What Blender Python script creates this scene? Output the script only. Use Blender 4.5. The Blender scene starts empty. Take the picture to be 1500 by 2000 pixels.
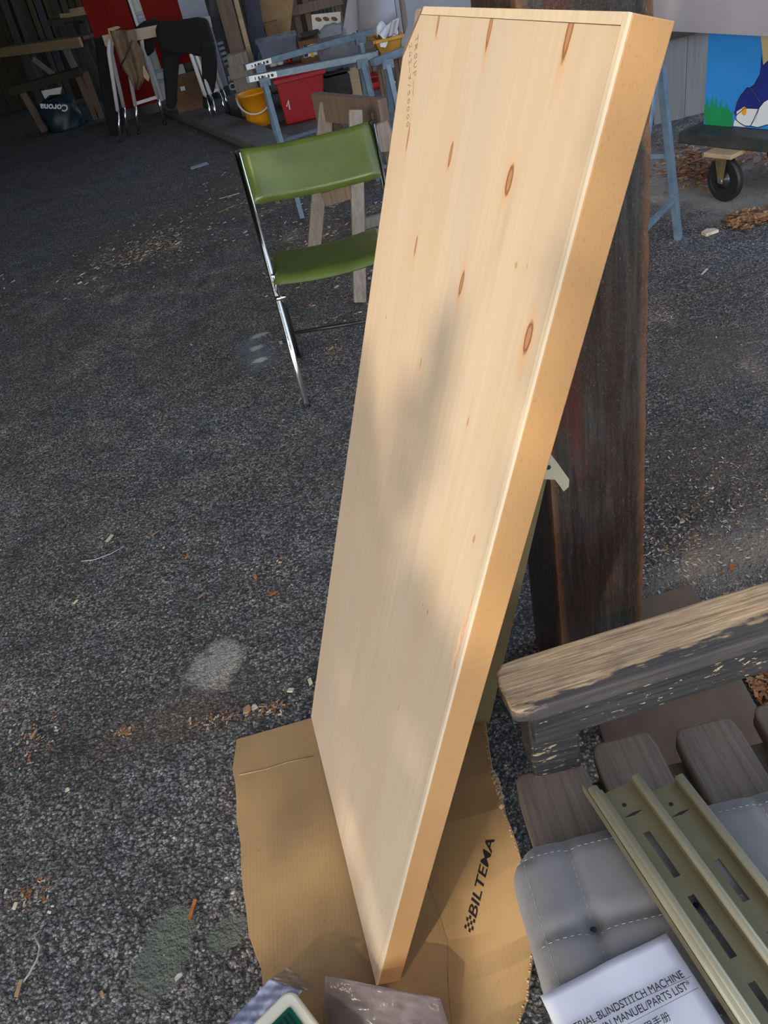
import bpy, math, random
import numpy as np
from mathutils import Vector, Matrix
random.seed(7); RNG = np.random.default_rng(11)
scene = bpy.context.scene
COL = scene.collection
# ------------------------------------------------------------------ camera
FPX = 1540.0; CAM = np.array([0.0, 0.0, 1.55])
_d = np.array([1222.0-750, 2974.0-1000, FPX]); _d /= np.linalg.norm(_d)      # world down seen in the camera frame
_f = np.array([0, 0, 1.0]); _f = _f-_d*_f.dot(_d); _f /= np.linalg.norm(_f)
R3 = np.stack([np.cross(_f, -_d), _f, -_d])
cam = bpy.data.cameras.new('camera'); camo = bpy.data.objects.new('camera', cam); COL.objects.link(camo)
cam.sensor_fit = 'VERTICAL'; cam.sensor_height = 32.0; cam.lens = 32.0*FPX/2000.0; cam.clip_start = 0.02; cam.clip_end = 200
_m = np.eye(4); _m[:3, 0] = R3[:, 0]; _m[:3, 1] = -R3[:, 1]; _m[:3, 2] = -R3[:, 2]; _m[:3, 3] = CAM
camo.matrix_world = Matrix(_m.tolist()); scene.camera = camo
# ------------------------------------------------------------------ world, sun, exposure
SUN_EL, SUN_AZ = math.radians(38), math.radians(35)     # the sun stands behind the camera, to the left
LS = np.array([-math.sin(SUN_AZ)*math.cos(SUN_EL), -math.cos(SUN_AZ)*math.cos(SUN_EL), math.sin(SUN_EL)])
w = bpy.data.worlds.new('world'); scene.world = w; w.use_nodes = True
nt = w.node_tree; nt.nodes.clear()
sky = nt.nodes.new('ShaderNodeTexSky'); sky.sky_type = 'NISHITA'; sky.sun_disc = False
sky.sun_elevation = SUN_EL; sky.sun_rotation = math.atan2(LS[0], LS[1]); sky.air_density = 1.0; sky.dust_density = 2.5; sky.ozone_density = 1.0
hs = nt.nodes.new('ShaderNodeHueSaturation'); hs.inputs['Saturation'].default_value = 0.62
bg = nt.nodes.new('ShaderNodeBackground'); bg.inputs['Strength'].default_value = 0.46
wo = nt.nodes.new('ShaderNodeOutputWorld')
nt.links.new(sky.outputs[0], hs.inputs['Color']); nt.links.new(hs.outputs[0], bg.inputs[0]); nt.links.new(bg.outputs[0], wo.inputs[0])
sl = bpy.data.lights.new('sun', 'SUN'); sl.energy = 3.5; sl.angle = math.radians(0.8); sl.color = (1.0, 0.84, 0.64)
so = bpy.data.objects.new('sun', sl); COL.objects.link(so)
so.rotation_euler = Vector((-LS[0], -LS[1], -LS[2])).to_track_quat('-Z', 'Y').to_euler(); so.location = (-4, -6, 6)
vs = scene.view_settings; vs.view_transform = 'Standard'; vs.look = 'None'; vs.gamma = 1.0; vs.use_curve_mapping = False; vs.exposure = 0.10
# ------------------------------------------------------------------ pixel helpers (1500 x 2000 frame)
def ray(px, py): return R3 @ np.array([(px-750)/FPX, (py-1000)/FPX, 1.0])
def G(px, py, z=0.0):
    v = ray(px, py); return CAM+v*((z-CAM[2])/v[2])
def A(px, py, y):
    v = ray(px, py); return CAM+v*(y/v[1])
def PL(px, py, p0, n):
    v = ray(px, py); return CAM+v*((np.array(p0)-CAM).dot(n)/v.dot(n))
# ------------------------------------------------------------------ mesh helpers
def V3(*a): return np.array(a, float)
class MB:
    def __init__(s): s.v = []; s.f = []; s.mi = []
    def add(s, vs_, fs, mi=0):
        o = len(s.v); s.v += [tuple(float(c) for c in p) for p in vs_]; s.f += [tuple(i+o for i in f) for f in fs]; s.mi += [mi]*len(fs); return s
    def box(s, x0, x1, y0, y1, z0, z1):
        p = [(x, y, z) for z in (z0, z1) for y in (y0, y1) for x in (x0, x1)]
        return s.add(p, [(0, 2, 3, 1), (4, 5, 7, 6), (0, 1, 5, 4), (2, 6, 7, 3), (0, 4, 6, 2), (1, 3, 7, 5)])
    def beam(s, a, b, w_, h_, up=(0, 0, 1)):
        a = np.array(a, float); b = np.array(b, float); d = b-a; d /= np.linalg.norm(d); up = np.array(up, float)
        r = np.cross(d, up); r /= np.linalg.norm(r); u = np.cross(r, d)
        p = [q+r*sx*w_/2+u*sz*h_/2 for q in (a, b) for sx, sz in ((-1, -1), (1, -1), (1, 1), (-1, 1))]
        return s.add(p, [(0, 1, 2, 3), (7, 6, 5, 4), (0, 4, 5, 1), (1, 5, 6, 2), (2, 6, 7, 3), (3, 7, 4, 0)])
    def tube(s, pts, r, n=10, close=False):
        pts = [np.array(p, float) for p in pts]; m = len(pts); rr = r if isinstance(r, (list, tuple)) else [r]*m
        vs_ = []; fs = []; u = None
        for i, p in enumerate(pts):
            t = pts[min(i+1, m-1)]-pts[max(i-1, 0)]; t = t/(np.linalg.norm(t)+1e-12)
            if u is None:
                u = np.cross(t, (0, 0, 1.0)); u = np.cross(t, (1.0, 0, 0)) if np.linalg.norm(u) < .05 else u
            u = u-t*u.dot(t); u /= np.linalg.norm(u); q = np.cross(t, u)
            vs_ += [p+rr[i]*(math.cos(2*math.pi*k/n)*u+math.sin(2*math.pi*k/n)*q) for k in range(n)]
        for i in range(m-1):
            for k in range(n): fs.append((i*n+k, i*n+(k+1) % n, (i+1)*n+(k+1) % n, (i+1)*n+k))
        fs += [tuple(range(n-1, -1, -1)), tuple((m-1)*n+k for k in range(n))]
        return s.add(vs_, fs)
    def prism(s, poly, off):
        poly = [np.array(p, float) for p in poly]; off = np.array(off, float); n = len(poly)
        vs_ = poly+[p+off for p in poly]
        return s.add(vs_, [tuple(range(n-1, -1, -1)), tuple(range(n, 2*n))]+[(i, (i+1) % n, n+(i+1) % n, n+i) for i in range(n)])
    def lathe(s, prof, c, n=24, M=None, cap=True):
        vs_ = []; fs = []; m = len(prof); c = np.array(c, float)
        for r, z in prof:
            for k in range(n):
                p = V3(r*math.cos(2*math.pi*k/n), r*math.sin(2*math.pi*k/n), z)
                vs_.append(c+(M@p if M is not None else p))
        for i in range(m-1):
            for k in range(n): fs.append((i*n+k, i*n+(k+1) % n, (i+1)*n+(k+1) % n, (i+1)*n+k))
        if cap: fs += [tuple(range(n-1, -1, -1)), tuple((m-1)*n+k for k in range(n))]
        return s.add(vs_, fs)
    def grid(s, P):                                   # P[i][j] points
        a, b = len(P), len(P[0]); vs_ = [p for row in P for p in row]
        return s.add(vs_, [(i*b+j, i*b+j+1, (i+1)*b+j+1, (i+1)*b+j) for i in range(a-1) for j in range(b-1)])
    def sheet(s, P, off):                             # a grid with thickness
        a, b = len(P), len(P[0]); off = np.array(off, float); top = [np.array(p, float) for row in P for p in row]; n = a*b
        q = [(i*b+j, i*b+j+1, (i+1)*b+j+1, (i+1)*b+j) for i in range(a-1) for j in range(b-1)]
        fs = q+[tuple(n+k for k in reversed(f)) for f in q]
        rim = [j for j in range(b)]+[i*b+b-1 for i in range(1, a)]+[(a-1)*b+j for j in range(b-2, -1, -1)]+[i*b for i in range(a-2, 0, -1)]
        for i in range(len(rim)):
            p_, q_ = rim[i], rim[(i+1) % len(rim)]; fs.append((q_, p_, n+p_, n+q_))
        return s.add(top+[p+off for p in top], fs)
    def build(s, name, mat, parent=None, local=False, smooth=False, bevel=0, subd=0, solid=0, label=None, seg=2):
        me = bpy.data.meshes.new(name); vv = np.array(s.v, float); o = bpy.data.objects.new(name, me)
        if parent is not None:
            o.parent = parent
            if not local: vv = vv-np.array(parent.get('_o', (0, 0, 0)))
        elif not local:
            org = V3((vv[:, 0].min()+vv[:, 0].max())/2, (vv[:, 1].min()+vv[:, 1].max())/2, vv[:, 2].min())
            vv = vv-org; o.location = org; 
        me.from_pydata(vv.tolist(), [], s.f)
        for m_ in (mat if isinstance(mat, (list, tuple)) else [mat]): me.materials.append(m_)
        if isinstance(mat, (list, tuple)): me.polygons.foreach_set('material_index', s.mi)
        if smooth: me.polygons.foreach_set('use_smooth', [True]*len(me.polygons))
        me.update(); COL.objects.link(o)
        import bmesh
        bm = bmesh.new(); bm.from_mesh(me); bmesh.ops.recalc_face_normals(bm, faces=bm.faces); bm.to_mesh(me); bm.free()
        if solid:
            md = o.modifiers.new('thick', 'SOLIDIFY'); md.thickness = solid; md.offset = 0
        if bevel:
            md = o.modifiers.new('bevel', 'BEVEL'); md.width = bevel; md.segments = seg; md.limit_method = 'ANGLE'
        if subd:
            md = o.modifiers.new('sub', 'SUBSURF'); md.levels = subd; md.render_levels = subd
        if label: o['label'] = label
        return o
def tag(o, label, cat, group=None, kind=None):
    if label: o['label'] = label
    if cat: o['category'] = cat
    if group: o['group'] = group
    if kind: o['kind'] = kind
    return o
def thing(name, label, cat, loc, group=None):
    o = bpy.data.objects.new(name, None); COL.objects.link(o); o.location = tuple(float(c) for c in loc); o.empty_display_size = .05
    o['_o'] = [float(c) for c in loc]; return tag(o, label, cat, group)
def struct(o): o['kind'] = 'structure'; return o
def text_part(name, body, size, mat, M, parent, ext=.0002, align='LEFT', shear=0, sx=1.0, inv=None, off=0):
    cu = bpy.data.curves.new(name, 'FONT'); cu.body = body; cu.size = size; cu.extrude = ext; cu.align_x = align; cu.shear = shear; cu.offset = off
    t = bpy.data.objects.new(name+'_tmp', cu); COL.objects.link(t); dg = bpy.context.evaluated_depsgraph_get()
    me = bpy.data.meshes.new_from_object(t.evaluated_get(dg)); bpy.data.objects.remove(t); bpy.data.curves.remove(cu)
    T = Matrix(M.tolist() if isinstance(M, np.ndarray) else M) @ Matrix.Diagonal((sx, 1, 1, 1)); me.transform(T)
    if parent is not None and inv is None: me.transform(Matrix.Translation(-Vector(parent.get('_o', (0, 0, 0)))))
    me.materials.clear(); me.materials.append(mat)
    o = bpy.data.objects.new(name, me); COL.objects.link(o); o.parent = parent; return o
def frame(o, x, z):                                   # 4x4: text runs along x, faces z
    x = np.array(x, float); x /= np.linalg.norm(x); z = np.array(z, float); z = z-x*z.dot(x); z /= np.linalg.norm(z); y = np.cross(z, x)
    M = np.eye(4); M[:3, 0] = x; M[:3, 1] = y; M[:3, 2] = z; M[:3, 3] = o; return M
# ------------------------------------------------------------------ material helpers
def newmat(name):
    m = bpy.data.materials.new(name); m.use_nodes = True; return m, m.node_tree, m.node_tree.nodes['Principled BSDF']
def N(nt, t, **kw):
    n = nt.nodes.new(t)
    for k, v in kw.items(): setattr(n, k, v)
    return n
def coords(nt, scale=(1, 1, 1), rot=(0, 0, 0), loc=(0, 0, 0), src='Object'):
    tc = N(nt, 'ShaderNodeTexCoord'); mp = N(nt, 'ShaderNodeMapping'); mp.inputs['Scale'].default_value = scale
    mp.inputs['Rotation'].default_value = rot; mp.inputs['Location'].default_value = loc
    nt.links.new(tc.outputs[src], mp.inputs[0]); return mp.outputs[0]
def noise(nt, vec, scale, detail=4, rough=.55, dist=0):
    n = N(nt, 'ShaderNodeTexNoise'); n.inputs['Scale'].default_value = scale; n.inputs['Detail'].default_value = detail
    n.inputs['Roughness'].default_value = rough; n.inputs['Distortion'].default_value = dist; nt.links.new(vec, n.inputs['Vector']); return n.outputs[0]
def ramp(nt, fac, stops, interp='LINEAR'):
    r = N(nt, 'ShaderNodeValToRGB'); cr = r.color_ramp; cr.interpolation = interp
    while len(cr.elements) < len(stops): cr.elements.new(.5)
    for e, (p, c) in zip(cr.elements, stops): e.position = p; e.color = (c[0], c[1], c[2], 1)
    nt.links.new(fac, r.inputs[0]); return r.outputs[0]
def g3(v): return (v, v, v)
def mix(nt, fac, a, b, mode='MIX'):
    n = N(nt, 'ShaderNodeMix', data_type='RGBA', blend_type=mode)
    for sck, v in ((n.inputs[0], fac), (n.inputs[6], a), (n.inputs[7], b)):
        if isinstance(v, (int, float)): sck.default_value = v
        elif isinstance(v, (tuple, list)): sck.default_value = (v[0], v[1], v[2], 1)
        else: nt.links.new(v, sck)
    return n.outputs[2]
def math_(nt, op, a, b=0.0):
    n = N(nt, 'ShaderNodeMath', operation=op)
    for i, v in enumerate((a, b)):
        if isinstance(v, (int, float)): n.inputs[i].default_value = v
        else: nt.links.new(v, n.inputs[i])
    return n.outputs[0]
def bump(nt, bs, h, strength=.3, dist=.01):
    b = N(nt, 'ShaderNodeBump'); b.inputs['Strength'].default_value = strength; b.inputs['Distance'].default_value = dist
    nt.links.new(h, b.inputs['Height']); nt.links.new(b.outputs[0], bs.inputs['Normal'])
def blob(nt, c, r, rot=0, soft=.4, wob=.35, wscale=30, src='Object'):
    tc = N(nt, 'ShaderNodeTexCoord'); mp = N(nt, 'ShaderNodeMapping'); mp.vector_type = 'TEXTURE'
    mp.inputs['Location'].default_value = (c[0], c[1], 0); mp.inputs['Rotation'].default_value = (0, 0, rot); mp.inputs['Scale'].default_value = (r[0], r[1], 1e6)
    nt.links.new(tc.outputs[src], mp.inputs[0])
    ln = N(nt, 'ShaderNodeVectorMath', operation='LENGTH'); nt.links.new(mp.outputs[0], ln.inputs[0]); d = ln.outputs['Value']
    if wob:
        nz = noise(nt, tc.outputs[src], wscale, 3); d = math_(nt, 'ADD', d, math_(nt, 'MULTIPLY', math_(nt, 'SUBTRACT', nz, .5), 2*wob))
    mr = N(nt, 'ShaderNodeMapRange'); mr.inputs['From Min'].default_value = 1.0; mr.inputs['From Max'].default_value = 1.0-soft
    nt.links.new(d, mr.inputs[0]); return mr.outputs[0]
def MAT(name, col, rough=.6, metal=0, var=.18, scale=12, bmp=0, bscale=80, coat=0, spec=.5, rvar=0):
    m, nt, bs = newmat(name); v = coords(nt)
    c0 = [max(0, c*(1-var)) for c in col]; c1 = [min(1, c*(1+var)) for c in col]
    nt.links.new(ramp(nt, noise(nt, v, scale), [(.3, c0), (.7, c1)]), bs.inputs['Base Color'])
    bs.inputs['Roughness'].default_value = rough; bs.inputs['Metallic'].default_value = metal; bs.inputs['Specular IOR Level'].default_value = spec
    if coat: bs.inputs['Coat Weight'].default_value = coat; bs.inputs['Coat Roughness'].default_value = .15
    if rvar: nt.links.new(ramp(nt, noise(nt, v, scale*2.3), [(.3, g3(max(0, rough-rvar))), (.7, g3(min(1, rough+rvar)))]), bs.inputs['Roughness'])
    if bmp: bump(nt, bs, noise(nt, v, bscale, 5), bmp, .004)
    return m
def WOOD(name, dark, light, axis=0, fine=90, stretch=.05, rough=.65, bmp=.3, mid=None, blotch=.25, dist=.002):
    m, nt, bs = newmat(name); sc = [1, 1, 1]; sc[axis] = stretch; v = coords(nt, tuple(sc)); g = noise(nt, v, fine, 6, .65, .6)
    big = noise(nt, coords(nt, tuple(c if c < 1 else 1 for c in [s_*(3 if s_ < 1 else 1) for s_ in sc])), fine*.12, 3)
    st = [(.28, dark), (.72, light)] if mid is None else [(.25, dark), (.5, mid), (.75, light)]
    c = ramp(nt, g, st); c = mix(nt, blotch, c, ramp(nt, big, [(.3, dark), (.7, light)]))
    nt.links.new(c, bs.inputs['Base Color']); bs.inputs['Roughness'].default_value = rough
    if bmp: bump(nt, bs, g, bmp, dist)
    return m
def CLEAR(name, col, alpha_mix=.25, rough=.12, wr=25, white=(.8, .82, .88)):
    m = bpy.data.materials.new(name); m.use_nodes = True; nt = m.node_tree; nt.nodes.clear()
    tr = N(nt, 'ShaderNodeBsdfTransparent'); tr.inputs[0].default_value = (*col, 1); gl = N(nt, 'ShaderNodeBsdfPrincipled')
    gl.inputs['Base Color'].default_value = (*white, 1); gl.inputs['Roughness'].default_value = rough
    v = coords(nt); nz = noise(nt, v, wr, 4, .6, .8); bump(nt, gl, nz, .5, .01)
    f = ramp(nt, nz, [(.35, g3(alpha_mix*.5)), (.75, g3(min(1, alpha_mix*1.7)))])
    lw = N(nt, 'ShaderNodeLayerWeight'); lw.inputs[0].default_value = .35
    f = math_(nt, 'MAXIMUM', f, math_(nt, 'MULTIPLY', lw.outputs['Facing'], .6))
    mx = N(nt, 'ShaderNodeMixShader'); nt.links.new(f, mx.inputs[0]); nt.links.new(tr.outputs[0], mx.inputs[1]); nt.links.new(gl.outputs[0], mx.inputs[2])
    o = N(nt, 'ShaderNodeOutputMaterial'); nt.links.new(mx.outputs[0], o.inputs[0]); return m
# ------------------------------------------------------------------ materials
def asphalt():
    m, nt, bs = newmat('asphalt'); v = coords(nt)
    vo = N(nt, 'ShaderNodeTexVoronoi'); vo.inputs['Scale'].default_value = 138; vo.inputs['Randomness'].default_value = 1
    wv = N(nt, 'ShaderNodeVectorMath', operation='ADD'); nz0 = N(nt, 'ShaderNodeTexNoise'); nz0.inputs['Scale'].default_value = 60; nt.links.new(v, nz0.inputs['Vector'])
    sc_ = N(nt, 'ShaderNodeVectorMath', operation='SCALE'); sc_.inputs['Scale'].default_value = .012; nt.links.new(nz0.outputs['Color'], sc_.inputs[0])
    nt.links.new(v, wv.inputs[0]); nt.links.new(sc_.outputs[0], wv.inputs[1]); nt.links.new(wv.outputs[0], vo.inputs['Vector'])
    cell = N(nt, 'ShaderNodeSeparateColor'); nt.links.new(vo.outputs['Color'], cell.inputs[0])
    big = noise(nt, v, 1.6, 5, .6); mid = noise(nt, v, 9, 5, .65); fine = noise(nt, v, 330, 3, .6); med = noise(nt, v, 55, 5, .72)
    base = ramp(nt, mid, [(.3, (.088, .092, .100)), (.5, (.190, .194, .200)), (.72, (.30, .292, .28))])
    base = mix(nt, ramp(nt, big, [(.42, g3(0)), (.62, g3(.55))]), base, (.175, .152, .128))
    stone = ramp(nt, cell.outputs[0], [(0, g3(.6)), (.55, g3(1.5)), (.9, g3(2.3)), (1, g3(3.6))])
    c = mix(nt, 1.0, base, stone, 'MULTIPLY')
    c = mix(nt, ramp(nt, vo.outputs['Distance'], [(.38, g3(0)), (.66, g3(.85))]), c, (.028, .024, .021)); c = mix(nt, ramp(nt, med, [(.36, g3(.92)), (.50, g3(0))]), c, (.020, .020, .021))
    c = mix(nt, ramp(nt, fine, [(.64, g3(0)), (.72, g3(.55))]), c, (.40, .38, .34))
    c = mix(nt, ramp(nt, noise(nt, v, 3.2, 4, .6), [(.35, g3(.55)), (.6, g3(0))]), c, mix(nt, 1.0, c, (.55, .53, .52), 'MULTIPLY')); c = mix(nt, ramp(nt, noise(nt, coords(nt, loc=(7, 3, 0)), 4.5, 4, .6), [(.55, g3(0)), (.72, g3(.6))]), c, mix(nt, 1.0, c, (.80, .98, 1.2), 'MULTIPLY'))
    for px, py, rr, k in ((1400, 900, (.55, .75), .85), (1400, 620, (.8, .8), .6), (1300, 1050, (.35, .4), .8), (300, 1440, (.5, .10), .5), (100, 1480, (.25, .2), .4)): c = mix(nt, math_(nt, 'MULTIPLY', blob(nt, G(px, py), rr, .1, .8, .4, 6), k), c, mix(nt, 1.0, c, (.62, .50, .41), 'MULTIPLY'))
    def stain(c, px, py, r, col, k=.8, rot=0, soft=.5, wob=.35, ws=9):
        p = G(px, py); f = math_(nt, 'MULTIPLY', blob(nt, p, r, rot, soft, wob, ws), k); return mix(nt, f, c, col)
    grit = ramp(nt, noise(nt, v, 130, 4, .7), [(.35, (.25, .24, .22)), (.65, (.62, .60, .55))])
    f = math_(nt, 'MULTIPLY', blob(nt, G(418, 1302), (.080, .105), -.5, .35, .7, 9), ramp(nt, med, [(.34, g3(.25)), (.52, g3(.9))])); c = mix(nt, f, c, grit)
    gz = ramp(nt, noise(nt, v, 35, 4), [(.3, (.115, .135, .112)), (.7, (.185, .21, .175))])
    for px, py, r, ro in ((330, 1840, (.055, .085), -.35), (310, 1890, (.06, .06), 0), (445, 1822, (.045, .035), .3)):
        f = math_(nt, 'MULTIPLY', blob(nt, G(px, py), r, ro, .15, .28, 22), .95); c = mix(nt, f, c, gz)
    c = stain(c, 500, 690, (.11, .25), (.14, .20, .25), .7, .2, .8, .3, 6)
    for px, py in ((506, 655), (500, 680), (508, 703)): c = stain(c, px, py, (.045, .03), (.60, .62, .58), .8, .3, .5, .6, 30)
    for px, py, r, k in ((1460, 1065, (.30, .16), .75), (1390, 1110, (.24, .11), .6), (1340, 1130, (.16, .10), .6)):
        c = stain(c, px, py, r, (.30, .25, .195), k, .15, .8, .3, 8)
    for px, py, r in ((1420, 340, (.75, .62)), (1500, 330, (.7, .7)), (1300, 330, (.35, .5)), (1480, 405, (.35, .18)), (1340, 330, (.5, .45))):
        c = stain(c, px, py, r, (.32, .315, .30), .8, .1, .45, .45, 6)
    for px, py, r, k in ((1400, 700, (.35, .35), .5), (300, 450, (.8, .55), .45), (450, 350, (.5, .7), .4), (350, 1400, (.35, .12), .4), (640, 480, (.3, .6), .5), (1380, 900, (.3, .3), .4)):
        c = stain(c, px, py, r, (.15, .112, .08), k, .2, .9, .5, 7)
    nt.links.new(c, bs.inputs['Base Color']); bs.inputs['Specular IOR Level'].default_value = .42
    nt.links.new(ramp(nt, mid, [(.3, g3(.52)), (.7, g3(.75))]), bs.inputs['Roughness'])
    h = math_(nt, 'ADD', math_(nt, 'MULTIPLY', vo.outputs['Distance'], -.55), math_(nt, 'MULTIPLY', med, 1.6)); h = math_(nt, 'ADD', h, math_(nt, 'ADD', math_(nt, 'MULTIPLY', fine, .22), math_(nt, 'MULTIPLY', noise(nt, v, 26, 3), 1.3)))
    bump(nt, bs, h, 1.0, .014); return m
M_asphalt = asphalt()
M_conc = MAT('kerb_concrete', (.13, .125, .115), .85, var=.3, scale=14, bmp=.5, bscale=70)
M_wallwood = WOOD('wall_boards_old', (.030, .024, .018), (.075, .058, .042), 2, 40, .06, .8)
M_ceil = WOOD('roof_boards', (.05, .04, .03), (.10, .08, .06), 1, 40, .06, .8)
M_grey_plank = WOOD('grey_plank', (.115, .12, .125), (.21, .215, .22), 2, 30, .05, .75, .2)
M_beamdark = WOOD('dark_timber', (.018, .014, .010), (.055, .042, .03), 0, 40, .06, .8)
M_lumber = [WOOD('lumber_dark_%d' % i, d, l, 2, 45, .05, .8) for i, (d, l) in enumerate((((.028, .026, .024), (.075, .07, .062)), ((.045, .035, .022), (.11, .09, .06)), ((.03, .035, .04), (.08, .09, .10))))]
M_sap = WOOD('pale_lumber', (.30, .21, .12), (.52, .40, .25), 0, 60, .05, .7, .15)
M_palebeam = WOOD('pale_beam', (.42, .33, .24), (.62, .52, .42), 0, 50, .06, .7, .15)
M_greywood = WOOD('grey_old_wood', (.13, .11, .09), (.32, .28, .235), 2, 70, .05, .75, .35)
M_brownwood = WOOD('brown_old_wood', (.09, .06, .042), (.22, .155, .115), 2, 60, .05, .7, .25)
M_red = MAT('red_paint', (.20, .006, .004), .65, spec=.15, var=.10, scale=3)
M_redbin = MAT('red_plastic', (.36, .008, .014), .4, var=.08, scale=4)
M_white = MAT('white_paint', (.62, .64, .68), .5, var=.06, scale=6)
M_whitel = MAT('white_enamel', (.74, .75, .78), .35, var=.05)
M_chrome = MAT('chrome', (.80, .81, .83), .13, 1.0, var=.04, scale=30)
M_tubeblack = MAT('dark_tube', (.05, .05, .055), .3, .6)
M_black = MAT('black_cloth', (.008, .008, .009), .9, bmp=.4, bscale=60)
M_brown_cloth = MAT('brown_cloth', (.20, .135, .085), .9, var=.2, scale=25, bmp=.35, bscale=300)
M_tancloth = MAT('tan_lining', (.50, .36, .21), .85, var=.15)
M_navy = MAT('navy_tarp', (.020, .024, .055), .55, var=.3, scale=5, bmp=.3, bscale=12)
M_teal = MAT('dark_teal_bag', (.006, .028, .038), .45, var=.4, scale=9, bmp=.6, bscale=18)
M_yellow = MAT('yellow_plastic', (.80, .34, .010), .38, var=.06, scale=5)
M_crate = MAT('amber_crate', (.46, .24, .035), .5, var=.2, scale=9)
M_handle = MAT('cream_handle', (.72, .66, .55), .5, var=.06)
M_steel = MAT('blue_grey_enamel', (.13, .195, .26), .38, .15, var=.22, scale=22, rvar=.12)
M_sticker = MAT('white_sticker', (.72, .74, .74), .5, var=.10, scale=50)
M_ink = MAT('dark_ink', (.012, .012, .014), .6, var=.2)
M_whiteink = MAT('white_print', (.80, .80, .82), .6, var=.05)
M_pboard = MAT('cream_board', (.66, .63, .55), .6, var=.06)
M_cardb = MAT('old_cardboard', (.27, .175, .085), .85, var=.18, scale=9)
M_cardd = MAT('brown_carton', (.16, .085, .045), .85, var=.2, scale=8)
M_lav = MAT('lavender_grey_sheet', (.42, .41, .47), .6, var=.07, scale=3, bmp=.12, bscale=25)
M_paleblue = MAT('pale_blue_panel', (.36, .41, .50), .6, var=.08, scale=4)
M_rubber = MAT('black_rubber', (.012, .012, .014), .55, var=.25, bmp=.2)
M_zinc = MAT('yellow_zinc', (.48, .38, .20), .38, .85, var=.25, scale=25)
M_dolly = WOOD('dolly_black_wood', (.012, .014, .015), (.050, .056, .058), 1, 35, .1, .62, .25)
M_skyblue = MAT('mural_blue', (.026, .25, .70), .5, var=.10, scale=2)
M_green = MAT('mural_green', (.010, .27, .10), .5, var=.12)
M_mnavy = MAT('mural_navy', (.010, .022, .20), .5, var=.08)
M_mwhite = MAT('mural_white', (.72, .76, .80), .5, var=.05)
M_morange = MAT('mural_orange', (.80, .38, .03), .5, var=.05)
M_mtan = MAT('mural_tan', (.52, .40, .20), .5, var=.05)
M_vinyl = MAT('green_vinyl', (.080, .112, .022), .30, var=.14, scale=7, coat=.25, bmp=.10, bscale=120)
M_grille = MAT('dark_green_grille', (.006, .085, .052), .35, var=.08)
M_cream = MAT('cream_plastic', (.66, .66, .55), .35, var=.04)
M_khaki = MAT('khaki_steel', (.205, .185, .105), .36, .35, var=.07, scale=10, rvar=.06)
M_khakil = MAT('khaki_steel_light', (.42, .40, .28), .32, .2, var=.06, scale=10)
M_paper = MAT('paper', (.56, .58, .66), .6, var=.03, scale=6)
M_fabric = None
def fabric():
    m, nt, bs = newmat('grey_canvas'); v = coords(nt); wv = N(nt, 'ShaderNodeTexWave'); wv.wave_type = 'BANDS'; wv.bands_direction = 'X'
    wv.inputs['Scale'].default_value = 230; wv.inputs['Distortion'].default_value = 1.2; nt.links.new(v, wv.inputs[0])
    c = ramp(nt, noise(nt, v, 9, 4), [(.3, (.120, .118, .118)), (.7, (.185, .178, .176))]); c = mix(nt, .35, c, mix(nt, wv.outputs[0], (.09, .09, .10), (.33, .32, .32)))
    nt.links.new(c, bs.inputs['Base Color']); bs.inputs['Roughness'].default_value = .9; bump(nt, bs, wv.outputs[0], .35, .001)
    bs.inputs['Sheen Weight'].default_value = .3; return m
M_fabric = fabric()
M_stitch = MAT('pale_thread', (.34, .34, .34), .8)
def cardboard(name, c0, c1):
    m, nt, bs = newmat(name); v = coords(nt); big = noise(nt, v, 7, 5, .6); spk = noise(nt, v, 85, 3, .5)
    fl = N(nt, 'ShaderNodeTexWave'); fl.bands_direction = 'X'; fl.inputs['Scale'].default_value = 40; fl.inputs['Distortion'].default_value = .4; nt.links.new(v, fl.inputs[0])
    c = ramp(nt, big, [(.3, c0), (.7, c1)]); c = mix(nt, .10, c, mix(nt, fl.outputs[0], c0, c1)); c = mix(nt, ramp(nt, spk, [(.68, g3(0)), (.76, g3(.45))]), c, (.14, .085, .04))
    nt.links.new(c, bs.inputs['Base Color']); bs.inputs['Roughness'].default_value = .8; bump(nt, bs, fl.outputs[0], .12, .001); return m
M_card = cardboard('cardboard', (.30, .192, .088), (.385, .255, .120))
M_cardtorn = MAT('torn_cardboard', (.36, .26, .16), .9, var=.25, scale=60, bmp=.6, bscale=150)
M_clear = CLEAR('clear_film', (.86, .83, .83), .10, .18, 16, (.38, .36, .38))
M_blueplastic = CLEAR('blue_tinted_film', (.70, .76, .95), .50, .16, 14, (.50, .55, .72))
M_clearbox = CLEAR('clear_tub_plastic', (.78, .82, .88), .22, .25, 4, (.36, .40, .47))
M_pile = MAT('rust_shavings', (.30, .12, .035), .85, var=.5, scale=60)
M_leafb = MAT('dry_leaf', (.36, .12, .025), .55, var=.4, scale=60)
M_chip = [MAT('chip_pale', (.52, .45, .34), .7, var=.15, scale=40), MAT('chip_brown', (.34, .20, .10), .75, var=.2, scale=40), MAT('chip_grey', (.42, .41, .37), .7, var=.2, scale=40)]

# ================================================================== the leaning board's frame (needed for the tree too)
BR = G(735, 1925, .03); E1 = V3(-.125, .992, -.034); E1 /= np.linalg.norm(E1)
E2 = V3(.340, .075, .937); E2 -= E1*E2.dot(E1); E2 /= np.linalg.norm(E2); E3 = np.cross(E1, E2)     # E3 points to the back of the board
BW, BL_, BT = .6567, 1.501, .0457
def st(px, py):
    p = PL(px, py, BR, E3)-BR; return p.dot(E1), p.dot(E2)

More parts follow.
